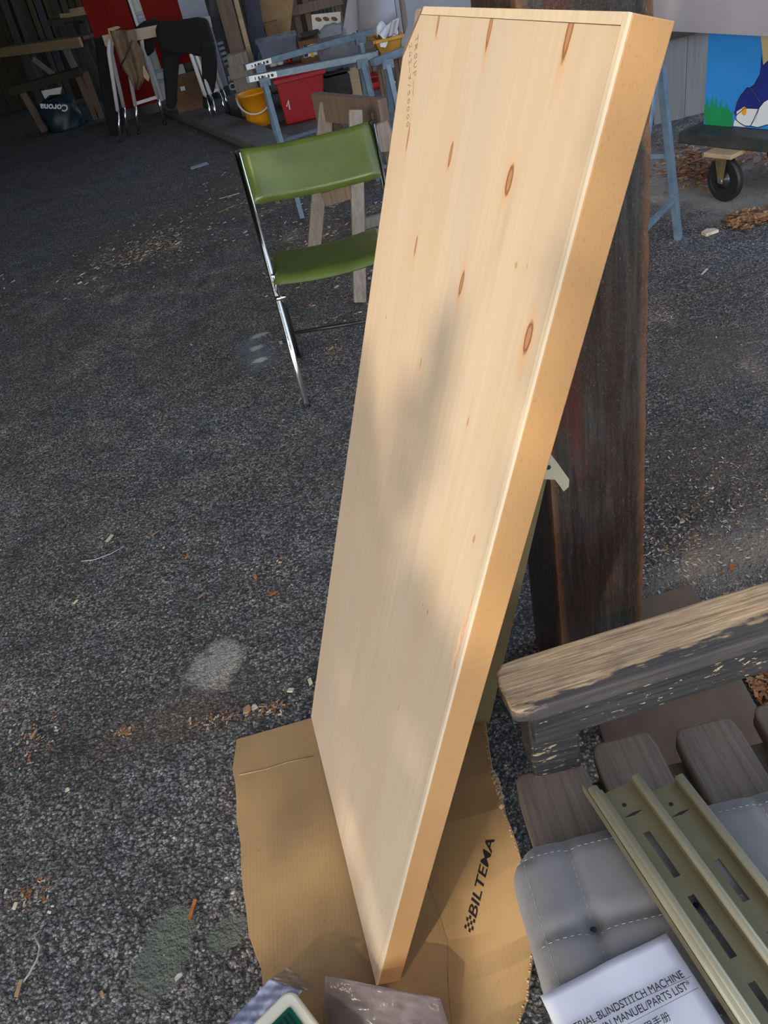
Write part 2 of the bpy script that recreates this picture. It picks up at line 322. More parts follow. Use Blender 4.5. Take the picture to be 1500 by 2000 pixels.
# ================================================================== structure
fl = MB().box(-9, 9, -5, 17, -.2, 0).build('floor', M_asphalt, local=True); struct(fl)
wb = thing('wall_back', None, None, (-3.5, 14.6, 0)); struct(wb)
x = -4.7
while x < 3.3:
    wd = random.uniform(.17, .24); MB().box(x, x+wd-.008, 14.6, 14.64+random.uniform(0, .012), 0, 4.2).build('plank', M_wallwood, wb); x += wd
MB().box(-4.7, 3.5, 14.66, 14.70, 0, 4.2).build('wall_backing', M_beamdark, wb)
struct(MB().box(-4.72, -4.6, 1.45, 14.7, 0, 4.2).build('wall_left', M_wallwood))
wr = thing('wall_right', None, None, (4, 5.6, 0)); struct(wr)
x = 1.75
for i in range(8):
    MB().box(x, x+.212, 5.60-(.012 if i % 2 else 0), 5.63, 0, .50).build('plank', M_grey_plank, wr); x += .22
MB().box(1.75, 3.6, 5.54, 5.66, .50, .72).build('rail', M_beamdark, wr); MB().box(1.75, 3.6, 5.60, 5.66, .72, 4.2).build('boarding', M_wallwood, wr)
ce = struct(MB().box(-4.72, 2.0, 1.45, 14.7, 4.2, 4.3).build('ceiling', M_ceil))
a = G(330, 208); b = G(560, 300); d = (b-a)/np.linalg.norm(b-a)
struct(MB().beam(a-d*1.2+V3(0, 0, .03), b+d*.4+V3(0, 0, .03), .34, .07).build('trim_1', M_conc, bevel=.012))

# ================================================================== unseen tree added behind the camera to dapple the sun
tree = thing('shade_tree', 'unseen leafy tree added behind the camera to dapple the sunlight', 'tree', (-3.3, -4.6, 0))
M_leaf = MAT('tree_leaf', (.06, .11, .025), .6, var=.4, scale=20); M_bark = MAT('bark', (.10, .075, .055), .9, var=.3, bmp=.6)
def _ok(u, v):  # crown gaps shaped to let sun onto the upper board, cardboard and armrest
    s_, t_ = None, None
    n = E3; o = V3(u, v, 0); k = (BR-o).dot(n)/LS.dot(n); p = o+LS*k-BR; s_, t_ = p.dot(E1), p.dot(E2)
    if -.05 < s_ < .72 and .0 < t_ < 1.58:
        t0 = 0.80-.10*math.cos(3.2*(s_-.15)/.66)
        tongue = ((s_-.30)/.07)**2+((t_-.98)/.20)**2
        if tongue < 1: return random.random() < .6
        if t_ > t0+.05: return False
        if t_ > .12 and -.05 < s_ < .75: return random.random() < .96
    if ((u-.16)/.28)**2+((v-.79)/.25)**2 < 1: return False
    if ((u-.85)/.45)**2+((v-1.42)/.20)**2 < 1: return random.random() < .42
    if ((u+.35)/.30)**2+((v-.85)/.35)**2 < 1: return random.random() < .32
    return True
mb = MB(); n_ = 0
while n_ < 48000:
    u = random.uniform(-4.6, 4.2); v = random.uniform(-1.8, 7.0)
    if ((u+.2)/4.6)**2+((v-2.6)/4.5)**2 > 1: n_ += 1; continue
    n_ += 1
    if not _ok(u, v): continue
    D = random.uniform(7.4, 9.4)-.6*math.hypot((u+.3)/4, (v-2.1)/4); c = V3(u, v, 0)+LS*D
    a_ = V3(*RNG.normal(size=3)); a_ /= np.linalg.norm(a_); b_ = np.cross(a_, RNG.normal(size=3)); b_ /= np.linalg.norm(b_); L_ = random.uniform(.06, .10)
    mb.add([c-a_*L_, c+b_*L_*.5, c+a_*L_, c-b_*L_*.5], [(0, 1, 2, 3)])
lv = mb.build('foliage', M_leaf, tree); lv['kind'] = 'stuff'
tb = MB(); top = V3(-3.4, -3.5, 4.0); tb.tube([(-3.3, -4.6, -.02), (-3.35, -4.5, 1.2), (-3.25, -4.1, 2.6), tuple(top)], [.17, .14, .12, .09], 10)
for du, dv in ((-2.6, .2), (-1.6, 1.3), (-.6, -1.6), (-1.3, -.9), (1.9, -1.7), (-2.4, 2.2), (.7, -2.0), (-.9, 1.6)):
    e = V3(du, 1.2+dv*1.3, 0)+LS*8.0; m1 = (top+e)/2+V3(0, 0, .25); tb.tube([top-V3(0, 0, .4), m1, e], [.05, .03, .012], 6)
tb.build('trunk', M_bark, tree, smooth=True)

# ================================================================== the big leaning board
def board_face():
    m, nt, bs = newmat('birch_face'); tc = coords(nt)
    v = coords(nt, (1, .045, 1)); g = noise(nt, v, 70, 5, .6, .4); b_ = noise(nt, coords(nt, (1, .10, 1)), 9, 4, .55, .5); b2 = noise(nt, coords(nt, (1, .16, 1), loc=(3, 1, 0)), 5, 2)
    c = ramp(nt, g, [(.3, (.50, .395, .285)), (.7, (.57, .465, .345))])
    c = mix(nt, ramp(nt, b_, [(.40, g3(0)), (.68, g3(.55))]), c, (.50, .355, .225)); c = mix(nt, ramp(nt, b2, [(.5, g3(0)), (.75, g3(.4))]), c, (.47, .43, .385))
    def at_(px, py): return st(px, py)
    for px, py, ln, wd, k in ((1112, 62, .040, .0075, 1), (957, 55, .036, .006, 1), (856, 42, .030, .005, .8), (797, 268, .030, .004, .8), (880, 302, .026, .0055, .9), (995, 352, .026, .009, 1), (812, 480, .024, .004, .8),
                              (901, 555, .026, .0060, 1), (1031, 660, .030, .0085, 1), (754, 619, .006, .0018, .9), (822, 708, .012, .002, .8), (914, 823, .010, .002, .7), (926, 1052, .010, .003, .6), (1008, 518, .006, .004, .4)):
        s_, t_ = at_(px, py)
        f = math_(nt, 'MULTIPLY', blob(nt, (s_, t_-ln*.15), (wd*2.0, ln*1.7), 0, .95, .15, 40), .55*k); c = mix(nt, f, c, (.58, .28, .09))
        f = math_(nt, 'MULTIPLY', blob(nt, (s_, t_), (wd, ln*.72), .05, .25, .22, 60), .9*k); c = mix(nt, f, c, (.20, .075, .03))
        f = math_(nt, 'MULTIPLY', blob(nt, (s_, t_), (wd*.6, ln*.52), .05, .3, .22, 60), .85*k); c = mix(nt, f, c, (.42, .23, .115))
    for px, py, ln, wd, k in ((985, 440, .07, .012, .22), (960, 510, .05, .008, .18)):            # soft grey streaks
        s_, t_ = at_(px, py); c = mix(nt, math_(nt, 'MULTIPLY', blob(nt, (s_, t_), (wd, ln), .1, .9, .4, 60), k), c, (.30, .27, .24))
    for px, py, ln, wd, k, col in ((835, 1196, .006, .0025, .9, (.40, .12, .09)), (826, 1182, .003, .0015, .9, (.12, .10, .08)), (697, 1232, .006, .0015, .8, (.14, .11, .08)), (680, 1340, .009, .0015, .7, (.22, .15, .09)), (778, 1382, .012, .002, .5, (.25, .17, .10)),
                                   (645, 1372, .012, .0012, .9, (.16, .12, .09)), (651, 1360, .05, .0012, .55, (.80, .25, .40)), (683, 1690, .018, .003, .6, (.50, .24, .17)), (672, 1715, .03, .003, .5, (.55, .30, .22)), (745, 1780, .010, .002, .6, (.45, .22, .15)),
                                   (680, 1515, .010, .001, .7, (.2, .15, .1)), (712, 1715, .0025, .0025, .8, (.1, .08, .06)), (731, 1695, .008, .001, .6, (.4, .2, .15)), (1030, 520, .004, .0015, .6, (.3, .2, .12)), (754, 900, .002, .001, .9, (.1, .08, .07)), (765, 936, .002, .001, .9, (.1, .08, .07))):
        s_, t_ = at_(px, py); c = mix(nt, math_(nt, 'MULTIPLY', blob(nt, (s_, t_), (wd, ln), .08, .4, .3, 90), k), c, col)
    nt.links.new(c, bs.inputs['Base Color']); bs.inputs['Roughness'].default_value = .48; bs.inputs['Specular IOR Level'].default_value = .35; bump(nt, bs, g, .05, .001); return m
M_face = board_face()
def beech():
    m, nt, bs = newmat('beech_edge'); v = coords(nt, (1, .22, 1)); g = noise(nt, v, 620, 2, .5); b_ = noise(nt, coords(nt, (1, .2, 1)), 12, 4)
    c = ramp(nt, b_, [(.3, (.365, .205, .082)), (.7, (.42, .245, .105))]); c = mix(nt, ramp(nt, g, [(.60, g3(0)), (.70, g3(.55))]), c, (.26, .13, .048))
    nt.links.new(c, bs.inputs['Base Color']); bs.inputs['Roughness'].default_value = .5; bump(nt, bs, g, .04, .0006); return m
M_beech = beech(); M_lip = WOOD('pale_lipping', (.52, .42, .30), (.63, .54, .41), 1, 90, .05, .5, .08)
M_split = MAT('split_core', (.58, .36, .24), .7, var=.2, scale=60)
board = thing('wooden_board', 'pale plywood table board with beech edges leaning against the dark post', 'board', BR)
Mx = np.eye(4); Mx[:3, 0] = E1; Mx[:3, 1] = E2; Mx[:3, 2] = E3; Mx[:3, 3] = BR; board.matrix_world = Matrix(Mx.tolist())
c1 = st(828, 12); c2 = st(787, 114); ch = [(c1[0], BL_), (BW, c2[1])]
outline = [(0, 0), (BW, 0), ch[1], ch[0], (0.0, BL_)]
MB().prism([(s_, t_, .0035) for s_, t_ in outline], (0, 0, BT-.0035)).build('core', M_beech, board, local=True, bevel=.0012)
t_lo, t_hi = st(873, 1385)[1], st(925, 1145)[1]
def lens(t):
    k = (t-t_lo)/(t_hi-t_lo); return 0 if k <= 0 or k >= 1 else .0125*(math.sin(math.pi*k)**1.2)*(1+.15*math.sin(23*k))
LW = .0085; TW = .0105
ts = [0]+list(np.linspace(t_lo, t_hi, 22))+[BL_-TW]
edge = [(LW+.0006+lens(t), t) for t in ts]
sheet = [(BW, 0), ch[1]]+[(ch[0][0]+(ch[1][0]-ch[0][0])*(TW/(BL_-ch[1][1])), BL_-TW)]+edge[::-1]
MB().prism([(s_, t_, 0) for s_, t_ in sheet], (0, 0, .0035)).build('face_sheet', M_face, board, local=True)
wig = lambda t: .0012*math.sin(t*31)*math.sin(t*7.3)
lp = [(.0002, t) for t in np.linspace(0, BL_, 60)]+[(LW+wig(t)*.4-.0003, t) for t in np.linspace(BL_, 0, 60)]
MB().prism([(s_, t_, -.0002) for s_, t_ in lp], (0, 0, .0037)).build('lipping', M_lip, board, local=True, label='narrow pale lipping along the near edge')
MB().prism([(LW+.0005, BL_-TW+.0007, -.0003), (ch[0][0]+.008, BL_-TW+.0007, -.0003), (ch[0][0], BL_, -.0003), (LW+.0005, BL_, -.0003)], (0, 0, .0038)).build('lipping', M_lip, board, local=True, label='pale lipping across the top')
MB().prism([(LW-.001, t_lo, .0030), (LW+.016, (t_lo+t_hi)/2, .0030), (LW-.001, t_hi, .0030)], (0, 0, .0008)).build('split', M_split, board, local=True, label='open split showing the reddish core')
# pencilled note, drawn as strokes
GL = {'T': [[(0, 1), (.7, 1)], [(.35, 1), (.3, -.15)]], 'R': [[(0, 0), (.05, 1), (.5, .85), (.45, .55), (.05, .5), (.55, 0)]], 'O': [[(.3, 1), (.05, .7), (.1, .2), (.35, 0), (.55, .4), (.5, .8), (.3, 1)]], 'U': [[(0, 1), (.05, .2), (.3, 0), (.5, .3), (.55, 1)]],
      'P': [[(.05, -.3), (.1, 1), (.55, .85), (.5, .5), (.1, .45)]], '2': [[(0, .8), (.25, 1), (.5, .8), (.4, .5), (0, 0), (.6, .05)]], '4': [[(.35, 1), (0, .35), (.6, .4)], [(.45, .7), (.4, -.05)]], '-': [[(0, .45), (.6, .5)]],
      '7': [[(0, .95), (.55, 1), (.2, 0)], [(.1, .5), (.5, .55)]], '/': [[(.05, -.1), (.5, 1.05)]], '5': [[(.55, 1), (.1, .95), (.05, .6), (.4, .6), (.5, .3), (.3, 0), (0, .1)]], '0': [[(.3, 1), (.05, .6), (.15, .1), (.35, 0), (.55, .4), (.5, .85), (.3, 1)]], '_': [[(0, .2), (1.6, .25)]]}
pw = MB()
def write(txt, p0, p1, size):
    s0, t0 = st(*p0); s1, t1 = st(*p1); d = np.array([s1-s0, t1-t0]); Lg = np.linalg.norm(d); d /= Lg; up = np.array([-d[1], d[0]]); up = up if up[0] < 0 else -up
    pitch = Lg/len(txt)
    for i, ch_ in enumerate(txt):
        for stroke in GL.get(ch_, []):
            pts = []
            for x_, y_ in stroke:
                q = np.array([s0, t0])+d*pitch*(i+x_*1.1)+up*size*y_; pts.append((q[0], q[1], -.0002))
            pw.tube(pts, .00042, 4)
write('TROUP_', (812, 72), (806, 175), .012); write('242-7/50000', (800, 88), (794, 255), .011)
pw.build('pencil_note', MAT('pencil', (.10, .095, .085), .6), board, local=True, label='pencilled note near the upper left edge')

# ================================================================== timber post
def post_mat():
    m, nt, bs = newmat('dark_varnished_post'); v = coords(nt, (1, 1, .05)); g = noise(nt, v, 110, 6, .7, .5); cr = noise(nt, coords(nt, (1, 1, .16)), 170, 5, .75, .5); b_ = noise(nt, coords(nt, (1, 1, .4)), 7, 4, .6)
    c = ramp(nt, g, [(.28, (.006, .0045, .004)), (.5, (.030, .0165, .0125)), (.75, (.072, .036, .025))])
    c = mix(nt, ramp(nt, b_, [(.42, g3(0)), (.62, g3(.75))]), c, ramp(nt, g, [(.3, (.010, .013, .013)), (.7, (.060, .074, .068))]))
    c = mix(nt, ramp(nt, cr, [(.63, g3(0)), (.70, g3(.7))]), c, (.15, .13, .11)); red = noise(nt, coords(nt, (1, 1, .2), loc=(4, 2, 1)), 14, 3); c = mix(nt, ramp(nt, red, [(.58, g3(0)), (.68, g3(.6))]), c, (.10, .020, .010))
    pt = N(nt, 'ShaderNodeNewGeometry'); c = mix(nt, ramp(nt, pt.outputs['Pointiness'], [(.53, g3(0)), (.58, g3(.7))]), c, (.30, .115, .035))
    nt.links.new(c, bs.inputs['Base Color']); nt.links.new(ramp(nt, cr, [(.35, g3(.30)), (.7, g3(.65))]), bs.inputs['Roughness']); fk = noise(nt, coords(nt, (1, 1, .45)), 300, 4, .7); c2 = mix(nt, ramp(nt, fk, [(.60, g3(0)), (.68, g3(.75))]), c, (.16, .15, .14)); nt.links.new(c2, bs.inputs['Base Color']); bump(nt, bs, math_(nt, 'ADD', math_(nt, 'ADD', g, cr), fk), .75, .0028); return m  # fine pale flecks put small glints into the colour
PX0, PX1, PY0, PY1 = .300, .481, 1.115, 1.375
mb = MB(); nz = 200; per = []
for x_ in np.linspace(PX0, PX1, 10)[:-1]: per.append((x_, PY0))
for y_ in np.linspace(PY0, PY1, 10)[:-1]: per.append((PX1, y_))
for x_ in np.linspace(PX1, PX0, 10)[:-1]: per.append((x_, PY1))
for y_ in np.linspace(PY1, PY0, 10)[:-1]: per.append((PX0, y_))
vs_ = []; npr = len(per)
for i in range(nz):
    z_ = 4.2*i/(nz-1)
    for k, (x_, y_) in enumerate(per):
        cx, cy = (PX0+PX1)/2, (PY0+PY1)/2; corner = k % 9 == 0
        j = (.0008*math.sin(z_*9+k)+.0010*math.sin(z_*67+k*2.1)+.0007*math.sin(z_*151+k)) if corner else .0008*math.sin(z_*23+k*1.7)
        kk = -.0025-abs(j)*1.0 if corner else j*.4
        vs_.append((x_+(kk if x_ > cx else -kk)*(1 if abs(x_-cx) > .08 else 0), y_+(kk if y_ > cy else -kk)*(1 if abs(y_-cy) > .12 else 0), z_))
fs = [(i*npr+k, i*npr+(k+1) % npr, (i+1)*npr+(k+1) % npr, (i+1)*npr+k) for i in range(nz-1) for k in range(npr)]+[tuple(range(npr-1, -1, -1)), tuple((nz-1)*npr+k for k in range(npr))]
mb.add(vs_, fs); M_post = post_mat()
po = mb.build('timber_post', M_post); tag(po, 'thick dark-stained cracked timber post behind the leaning board', 'post')

# ================================================================== bench
def worn():
    m, nt, bs = newmat('worn_arm_wood'); g = noise(nt, coords(nt, (.035, 1, 1)), 210, 6, .7, .3); b_ = noise(nt, coords(nt, (.3, 1, 1)), 26, 5, .65)
    c = ramp(nt, g, [(.3, (.12, .078, .042)), (.5, (.40, .275, .155)), (.72, (.62, .49, .33))]); c = mix(nt, ramp(nt, b_, [(.5, g3(0)), (.68, g3(.6))]), c, (.10, .078, .055))
    sp = N(nt, 'ShaderNodeSeparateXYZ'); tc = N(nt, 'ShaderNodeTexCoord'); nt.links.new(tc.outputs['Object'], sp.inputs[0])
    e = math_(nt, 'ADD', math_(nt, 'MULTIPLY', sp.outputs['Y'], -14), math_(nt, 'MULTIPLY', math_(nt, 'SUBTRACT', noise(nt, coords(nt, (.25, 1, 1)), 60, 4), .5), 1.1))
    e = math_(nt, 'ADD', e, math_(nt, 'MULTIPLY', sp.outputs['X'], .85)); pf = ramp(nt, e, [(.56, g3(0)), (.66, g3(.95))])
    z = ramp(nt, math_(nt, 'MULTIPLY', sp.outputs['Z'], -20), [(.04, g3(0)), (.14, g3(1))]); pf = math_(nt, 'MAXIMUM', pf, math_(nt, 'MULTIPLY', z, ramp(nt, noise(nt, coords(nt, (.15, 1, 1)), 55, 4), [(.3, g3(.5)), (.55, g3(1))])))
    c = mix(nt, pf, c, mix(nt, g, (.016, .016, .018), (.062, .061, .065)))
    nt.links.new(c, bs.inputs['Base Color']); bs.inputs['Roughness'].default_value = .7; bump(nt, bs, g, .6, .0025); return m
def charcoal(name, chips=1.0):
    m, nt, bs = newmat(name); g = noise(nt, coords(nt, (.05, 1, 1)), 160, 5, .65, .3); f = noise(nt, coords(nt, (.30, 1, 1)), 150, 4, .62); b_ = noise(nt, coords(nt, (.4, 1, 1)), 8, 3)
    c = ramp(nt, g, [(.3, (.012, .012, .014)), (.7, (.052, .051, .054))])
    f = math_(nt, 'ADD', f, math_(nt, 'MULTIPLY', math_(nt, 'SUBTRACT', b_, .5), .35)); k = ramp(nt, f, [(.625, g3(0)), (.655, g3(chips))]); c = mix(nt, k, c, (.50, .37, .21))
    nt.links.new(c, bs.inputs['Base Color']); bs.inputs['Roughness'].default_value = .55; bump(nt, bs, math_(nt, 'SUBTRACT', g, k), .5, .002); return m
M_worn = worn(); M_char = charcoal('charcoal_paint'); M_char2 = charcoal('charcoal_post', .75)
M_slat = WOOD('bench_slat_wood', (.045, .035, .027), (.23, .185, .145), 1, 90, .05, .62, .5, mid=(.13, .10, .075), blotch=.35)
bench = thing('wooden_bench', 'weathered slatted garden bench with peeling charcoal paint on its armrest', 'bench', (.35, .3, 0))
def put(o, parent, loc, rz=0):
    pl_ = parent['_o']; o.location = (loc[0]-pl_[0], loc[1]-pl_[1], loc[2]-pl_[2]); o.rotation_euler = (0, 0, rz); return o
slx = [(.103, .222, .744), (.240, .345, .766), (.376, .480, .757), (.512, .612, .764), (.645, .75, .755)]
for x0, x1, ye in slx:
    mb = MB(); P = [(x0+.012, ye), (x0+.003, ye-.012), (x0, ye-.05), (x0, -.95), (x1, -.95), (x1, ye-.03), (x1-.004, ye-.006), (x1-.012, ye+.001)]
    o = mb.prism([(a_-x0, b_, .365) for a_, b_ in P], (0, 0, .035)).build('slat', M_slat, bench, local=True, bevel=.005); put(o, bench, (x0, 0, 0))
RZ = .083
arm = [(.002, .012), (.0, .06), (.004, .085), (.018, .098), (.04, .1), (.95, .1), (.95, 0), (.05, 0), (.022, .0015), (.008, .005)]
o = MB().prism([(x_, y_-.05, -.028) for x_, y_ in arm], (0, 0, .028)).build('armrest', M_worn, bench, local=True, bevel=.006, seg=3, label='bare worn top plank of the armrest'); put(o, bench, (.108, .757, .60), RZ)
o = MB().box(.030, .93, -.0465, -.012, -.092, -.0275).build('apron', M_char, bench, local=True, bevel=.004, label='charcoal painted rail under the armrest with paint chips'); put(o, bench, (.108, .757, .60), RZ)
o = MB().box(-.0, .078, -.037, .037, .40, .575).build('arm_post', M_char2, bench, local=True, bevel=.004); put(o, bench, (.137, .765, 0), 0)
o = MB().box(-.0, .078, -.037, .037, .40, .575).build('arm_post', M_char2, bench, local=True, bevel=.004); put(o, bench, (.70, .79, 0), 0)
for y_ in (.69, -.85):
    MB().box(.12, .75, y_-.03, y_+.03, .285, .364).build('crossbar', M_slat, bench, bevel=.004)
    for x_ in (.15, .68): MB().box(x_, x_+.06, y_-.025, y_+.025, 0, .285).build('leg', M_char2, bench, bevel=.004)

# ================================================================== cushion on the bench
cz = .402; Lx, Ly = .56, .98; ox, oy = .056, -.38
btn = [(i, j) for i in range(4) for j in range(6)]
def cush(u, v):                                    # u,v in metres on the pad
    ex = min(u, Lx-u); ey = min(v, Ly-v); r = .045
    fx = math.sqrt(max(0, 1-(1-min(ex, r)/r)**2)); fy = math.sqrt(max(0, 1-(1-min(ey, r)/r)**2)); h = .018+.046*fx*fy
    for k in range(1, 4): h -= .007*math.exp(-((u-Lx*k/4+.055)/.010)**2)*fx*fy
    for k in range(1, 8): h -= .007*math.exp(-((v-Ly*k/8+.01)/.010)**2)*fx*fy
    for k in range(1, 4):
        for q in range(1, 8): h -= .016*math.exp(-(((u-Lx*k/4+.055)**2+(v-Ly*q/8+.01)**2)/.016**2))
    return h
def outl(u, v):                                    # rounded corners in plan
    return u, v
NU, NV = 90, 150; P = []
for i in range(NU+1):
    row = []
    for j in range(NV+1):
        u, v = Lx*i/NU, Ly*j/NV; rc = .05; du = max(0, rc-u, u-(Lx-rc)); dv = max(0, rc-v, v-(Ly-rc)); 
        s_ = 1.0
        if du > 0 and dv > 0:
            dd = math.hypot(du, dv); s_ = max(du, dv)/dd
        uu = u if du == 0 else (rc-du*s_ if u < rc else Lx-rc+du*s_); vv = v if dv == 0 else (rc-dv*s_ if v < rc else Ly-rc+dv*s_)
        row.append((ox+uu, oy+vv-.05*(uu-.25)*0, cz+cush(u, v)))
    P.append(row)
cushion = thing('seat_cushion', 'grey tufted canvas seat cushion lying on the bench slats', 'cushion', (ox+Lx/2, oy+Ly/2, cz))
mb = MB(); mb.grid(P); rim = [P[i][0] for i in range(NU+1)]+[P[NU][j] for j in range(1, NV+1)]+[P[i][NV] for i in range(NU-1, -1, -1)]+[P[0][j] for j in range(NV-1, 0, -1)]
mb.prism([(p[0], p[1], cz) for p in rim], (0, 0, .019)); mb.build('pad', M_fabric, cushion, smooth=False)
for f in bpy.data.objects['pad'].data.polygons: f.use_smooth = True
sm = MB()
def seam(p, q, n=70):
    for i in range(n):
        if i % 2: continue
        a_ = np.array(p)+(np.array(q)-np.array(p))*i/n; b_ = np.array(p)+(np.array(q)-np.array(p))*(i+.9)/n
        sm.tube([(ox+a_[0], oy+a_[1], cz+cush(*a_)+.0006), (ox+b_[0], oy+b_[1], cz+cush(*b_)+.0005)], .0005, 4)
for k in range(3, 8): seam((.012, Ly*k/8-.022), (Lx-.012, Ly*k/8-.022), 110)
seam((.012, Ly-.03), (Lx-.012, Ly-.03), 110); seam((.02, .4), (.02, Ly-.02), 110)
for k in range(1, 4): seam((Lx*k/4-.055, .4), (Lx*k/4-.055, Ly-.02), 110)
sm.build('stitching', M_stitch, cushion)['kind'] = 'stuff'
for k in range(1, 4):
    for q in range(4, 8):
        u, v = Lx*k/4-.055, Ly*q/8-.01; MB().lathe([(.006, 0), (.0065, .002), (.004, .0045), (.0005, .005)], (ox+u, oy+v, cz+cush(u, v)-.001), 12).build('button', M_navy, cushion, smooth=True)

# ================================================================== khaki steel channels on the cushion
def channel(name, label, p_far, p_near, z, wd, slots, lipL=True):
    a_ = np.array([*p_far, z]); b_ = np.array([*p_near, z]); d = b_-a_; L_ = np.linalg.norm(d); d /= L_; r = np.cross(d, (0, 0, 1.0)); r = -r if r[0] < 0 else r
    t = thing(name, label, 'channel', a_, 'khaki steel channels on the cushion')
    def W(u, v, h): return a_+d*u+r*v+V3(0, 0, h)
    th = .0022; web = MB(); sw = .0048
    segs = [(0.0, slots[0][0])]+[(slots[i][1], slots[i+1][0]) for i in range(len(slots)-1)]+[(slots[-1][1], L_)]
    for v0, v1 in ((-wd/2, -sw), (sw, wd/2)): web.prism([W(0, v0, 0), W(L_, v0, 0), W(L_, v1, 0), W(0, v1, 0)], (0, 0, th))
    for i, (u0, u1) in enumerate(segs):
        pl_ = []
        for k in range(9):
            an = math.pi*k/8; pl_.append(W(u0-sw*math.sin(an)*(-1)*(-1)+0 if i > 0 else u0, -sw*math.cos(an), 0) if i > 0 else W(u0, -sw*math.cos(an), 0))
        e_ = [W(u1+(0 if i < len(segs)-1 else 0), sw*math.cos(math.pi*k/8), 0) for k in range(9)]
        if i > 0: pl_ = [W(u0-sw*(1-math.sin(math.pi*k/8))*(-1)*(-1)+sw*(1-math.sin(math.pi*k/8)), -sw*math.cos(math.pi*k/8), 0) for k in range(9)]
        web.prism([W(u0, -sw, 0), W(u1, -sw, 0), W(u1, sw, 0), W(u0, sw, 0)], (0, 0, th))
        for ue, sg in ((u0, -1), (u1, 1)):                # rounded slot ends
            if 0 < ue < L_:
                for s2 in (-1, 1):
                    arc = [W(ue+sg*sw*(1-math.cos(q)), s2*sw*math.sin(q), 0) for q in np.linspace(0, math.pi/2, 6)]
                    corner = W(ue, s2*sw, 0); web.prism([corner]+[W(ue+sg*sw*(1-math.cos(q)), s2*sw*(math.sin(q) if False else math.sin(q)), 0) for q in np.linspace(math.pi/2, math.pi/2*.2, 5)][:4], (0, 0, th)) if False else None
    web.build('web', M_khaki, t)
    for s2, nm in ((-1, 'side_wall'), (1, 'side_wall')):
        if s2 < 0 and not lipL: continue
        v = s2*wd/2; h = .018; MB().prism([W(0, v-.001, 0), W(L_, v-.001, 0), W(L_, v+.001, 0), W(0, v+.001, 0)], (0, 0, h)).build(nm, M_khaki, t)
        v2 = v+s2*.004; lp_ = MB(); lp_.tube([W(.004, v2, h), W(L_, v2, h)], .0062, 12); lp_.build('rolled_lip', M_khakil, t, smooth=True)
    hx = MB(); hx.lathe([(.0035, 0), (.0035, .0006)], W(.028, -.004, th), 6); hx.build('bolt_hole', M_rubber, t)
    MB().prism([W(.045, -.014, th), W(.043, 0, th), W(.045, .014, th), W(.0475, 0, th)], (0, 0, .0006)).build('punched_slit', M_rubber, t)
    return t
channel('steel_channel', 'khaki steel channel with long slots, nearest the manual', (.236, .634), (.352, .060), .474, .052, [(.075, .145), (.172, .255), (.285, .365), (.395, .475)])
channel('steel_channel', 'khaki steel channel tucked behind the slotted one on the cushion', (.300, .622), (.414, .05), .468, .044, [(.12, .18), (.22, .29), (.33, .40)], lipL=False)
ma = G(1150, 1530, .487); mbb = G(1460, 2000, .487); dd = (mbb-ma)
rl = thing('steel_rail', 'thin pale khaki rail lying along the left of the slotted channels', 'rail', ma)
MB().tube([ma+dd*.03, ma+dd*1.7], .0085, 12).build('rail_tube', M_khakil, rl, smooth=True)
q = dd/np.linalg.norm(dd); rr_ = np.cross(q, (0, 0, 1.)); MB().prism([ma+rr_*.009-V3(0, 0, .012), ma+dd*1.7+rr_*.009-V3(0, 0, .012), ma+dd*1.7+rr_*.0105-V3(0, 0, .012), ma+rr_*.0105-V3(0, 0, .012)], (0, 0, .014)).build('flange', M_khaki, rl)
# channel leaning behind the board
lean = thing('steel_channel', 'khaki steel channel leaning behind the board with its bent end showing', 'channel', G(905, 1560, 0)+V3(.05, .1, 0), 'khaki steel channels behind the board')
yl0 = .93
def LQ(px, py, dy=0): return A(px, py, yl0+dy)
b_lo, b_hi = G(950, 1437, .01), LQ(1068, 935); hs_ = V3(-.05, .02, 0)
MB().prism([b_lo, b_hi, b_hi+hs_, b_lo+hs_], (0, .003, .0)).build('web', M_khaki, lean)
MB().prism([LQ(1040, 885), LQ(1076, 888), LQ(1090, 906), LQ(1112, 937), LQ(1085, 937), LQ(1040, 935)], (0, .004, 0)).build('bent_end', M_khakil, lean)
MB().prism([LQ(1084, 937), LQ(1112, 937), LQ(1111, 951), LQ(1101, 960), LQ(1094, 950)], (0, .003, 0)).build('end_flange', M_khakil, lean)
MB().lathe([(.004, 0), (.004, .0006)], LQ(1071, 913, -.002), 8, np.array([[1, 0, 0], [0, 0, -1], [0, 1, 0]], float)).build('bolt_hole', M_rubber, lean)

# ================================================================== manual
mz = .471; mp = [G(1055, 1945, mz), G(1300, 1825, mz), None, None]; xd = mp[1]-mp[0]; wM = np.linalg.norm(xd); xd /= wM; yd = np.array([-xd[1], xd[0], 0]); hM = .235
man = thing('manual_booklet', 'white instruction manual lying on the cushion beside the rail', 'booklet', mp[0])
rows = []
for i in range(25):
    row = []
    for j in range(13):
        u, v = wM*j/12, hM*i/24; row.append(mp[0]+xd*u-yd*v+V3(0, 0, .004*math.exp(-((u-.1)/.03)**2)*math.exp(-v*9)+.002*math.sin(u*40)*math.sin(v*17)+.003*(u/wM)))
    rows.append(row)
for k in range(3):
    MB().sheet([[p+V3(.0008*k, .0006*k, -.0016*k) for p in row] for row in rows], (0, 0, -.0008)).build('page', M_paper, man, smooth=True)
def mtext(body, px, py, size, al='RIGHT', sx=.86): return text_part('lettering', body, size, M_ink, frame(G(px, py, mz+.0058), xd, (0, 0, 1)), man, .0002, al, 0, sx)
mtext('INDUSTRIAL BLINDSTITCH MACHINE', 1338, 1908, .0125); mtext('INSTRUCTOIN MANUEL/PARTS LIST*', 1352, 1928, .0125); mtext('\u4f7f\u7528\u624b\u518c', 1312, 1990, .011, 'RIGHT', 1)
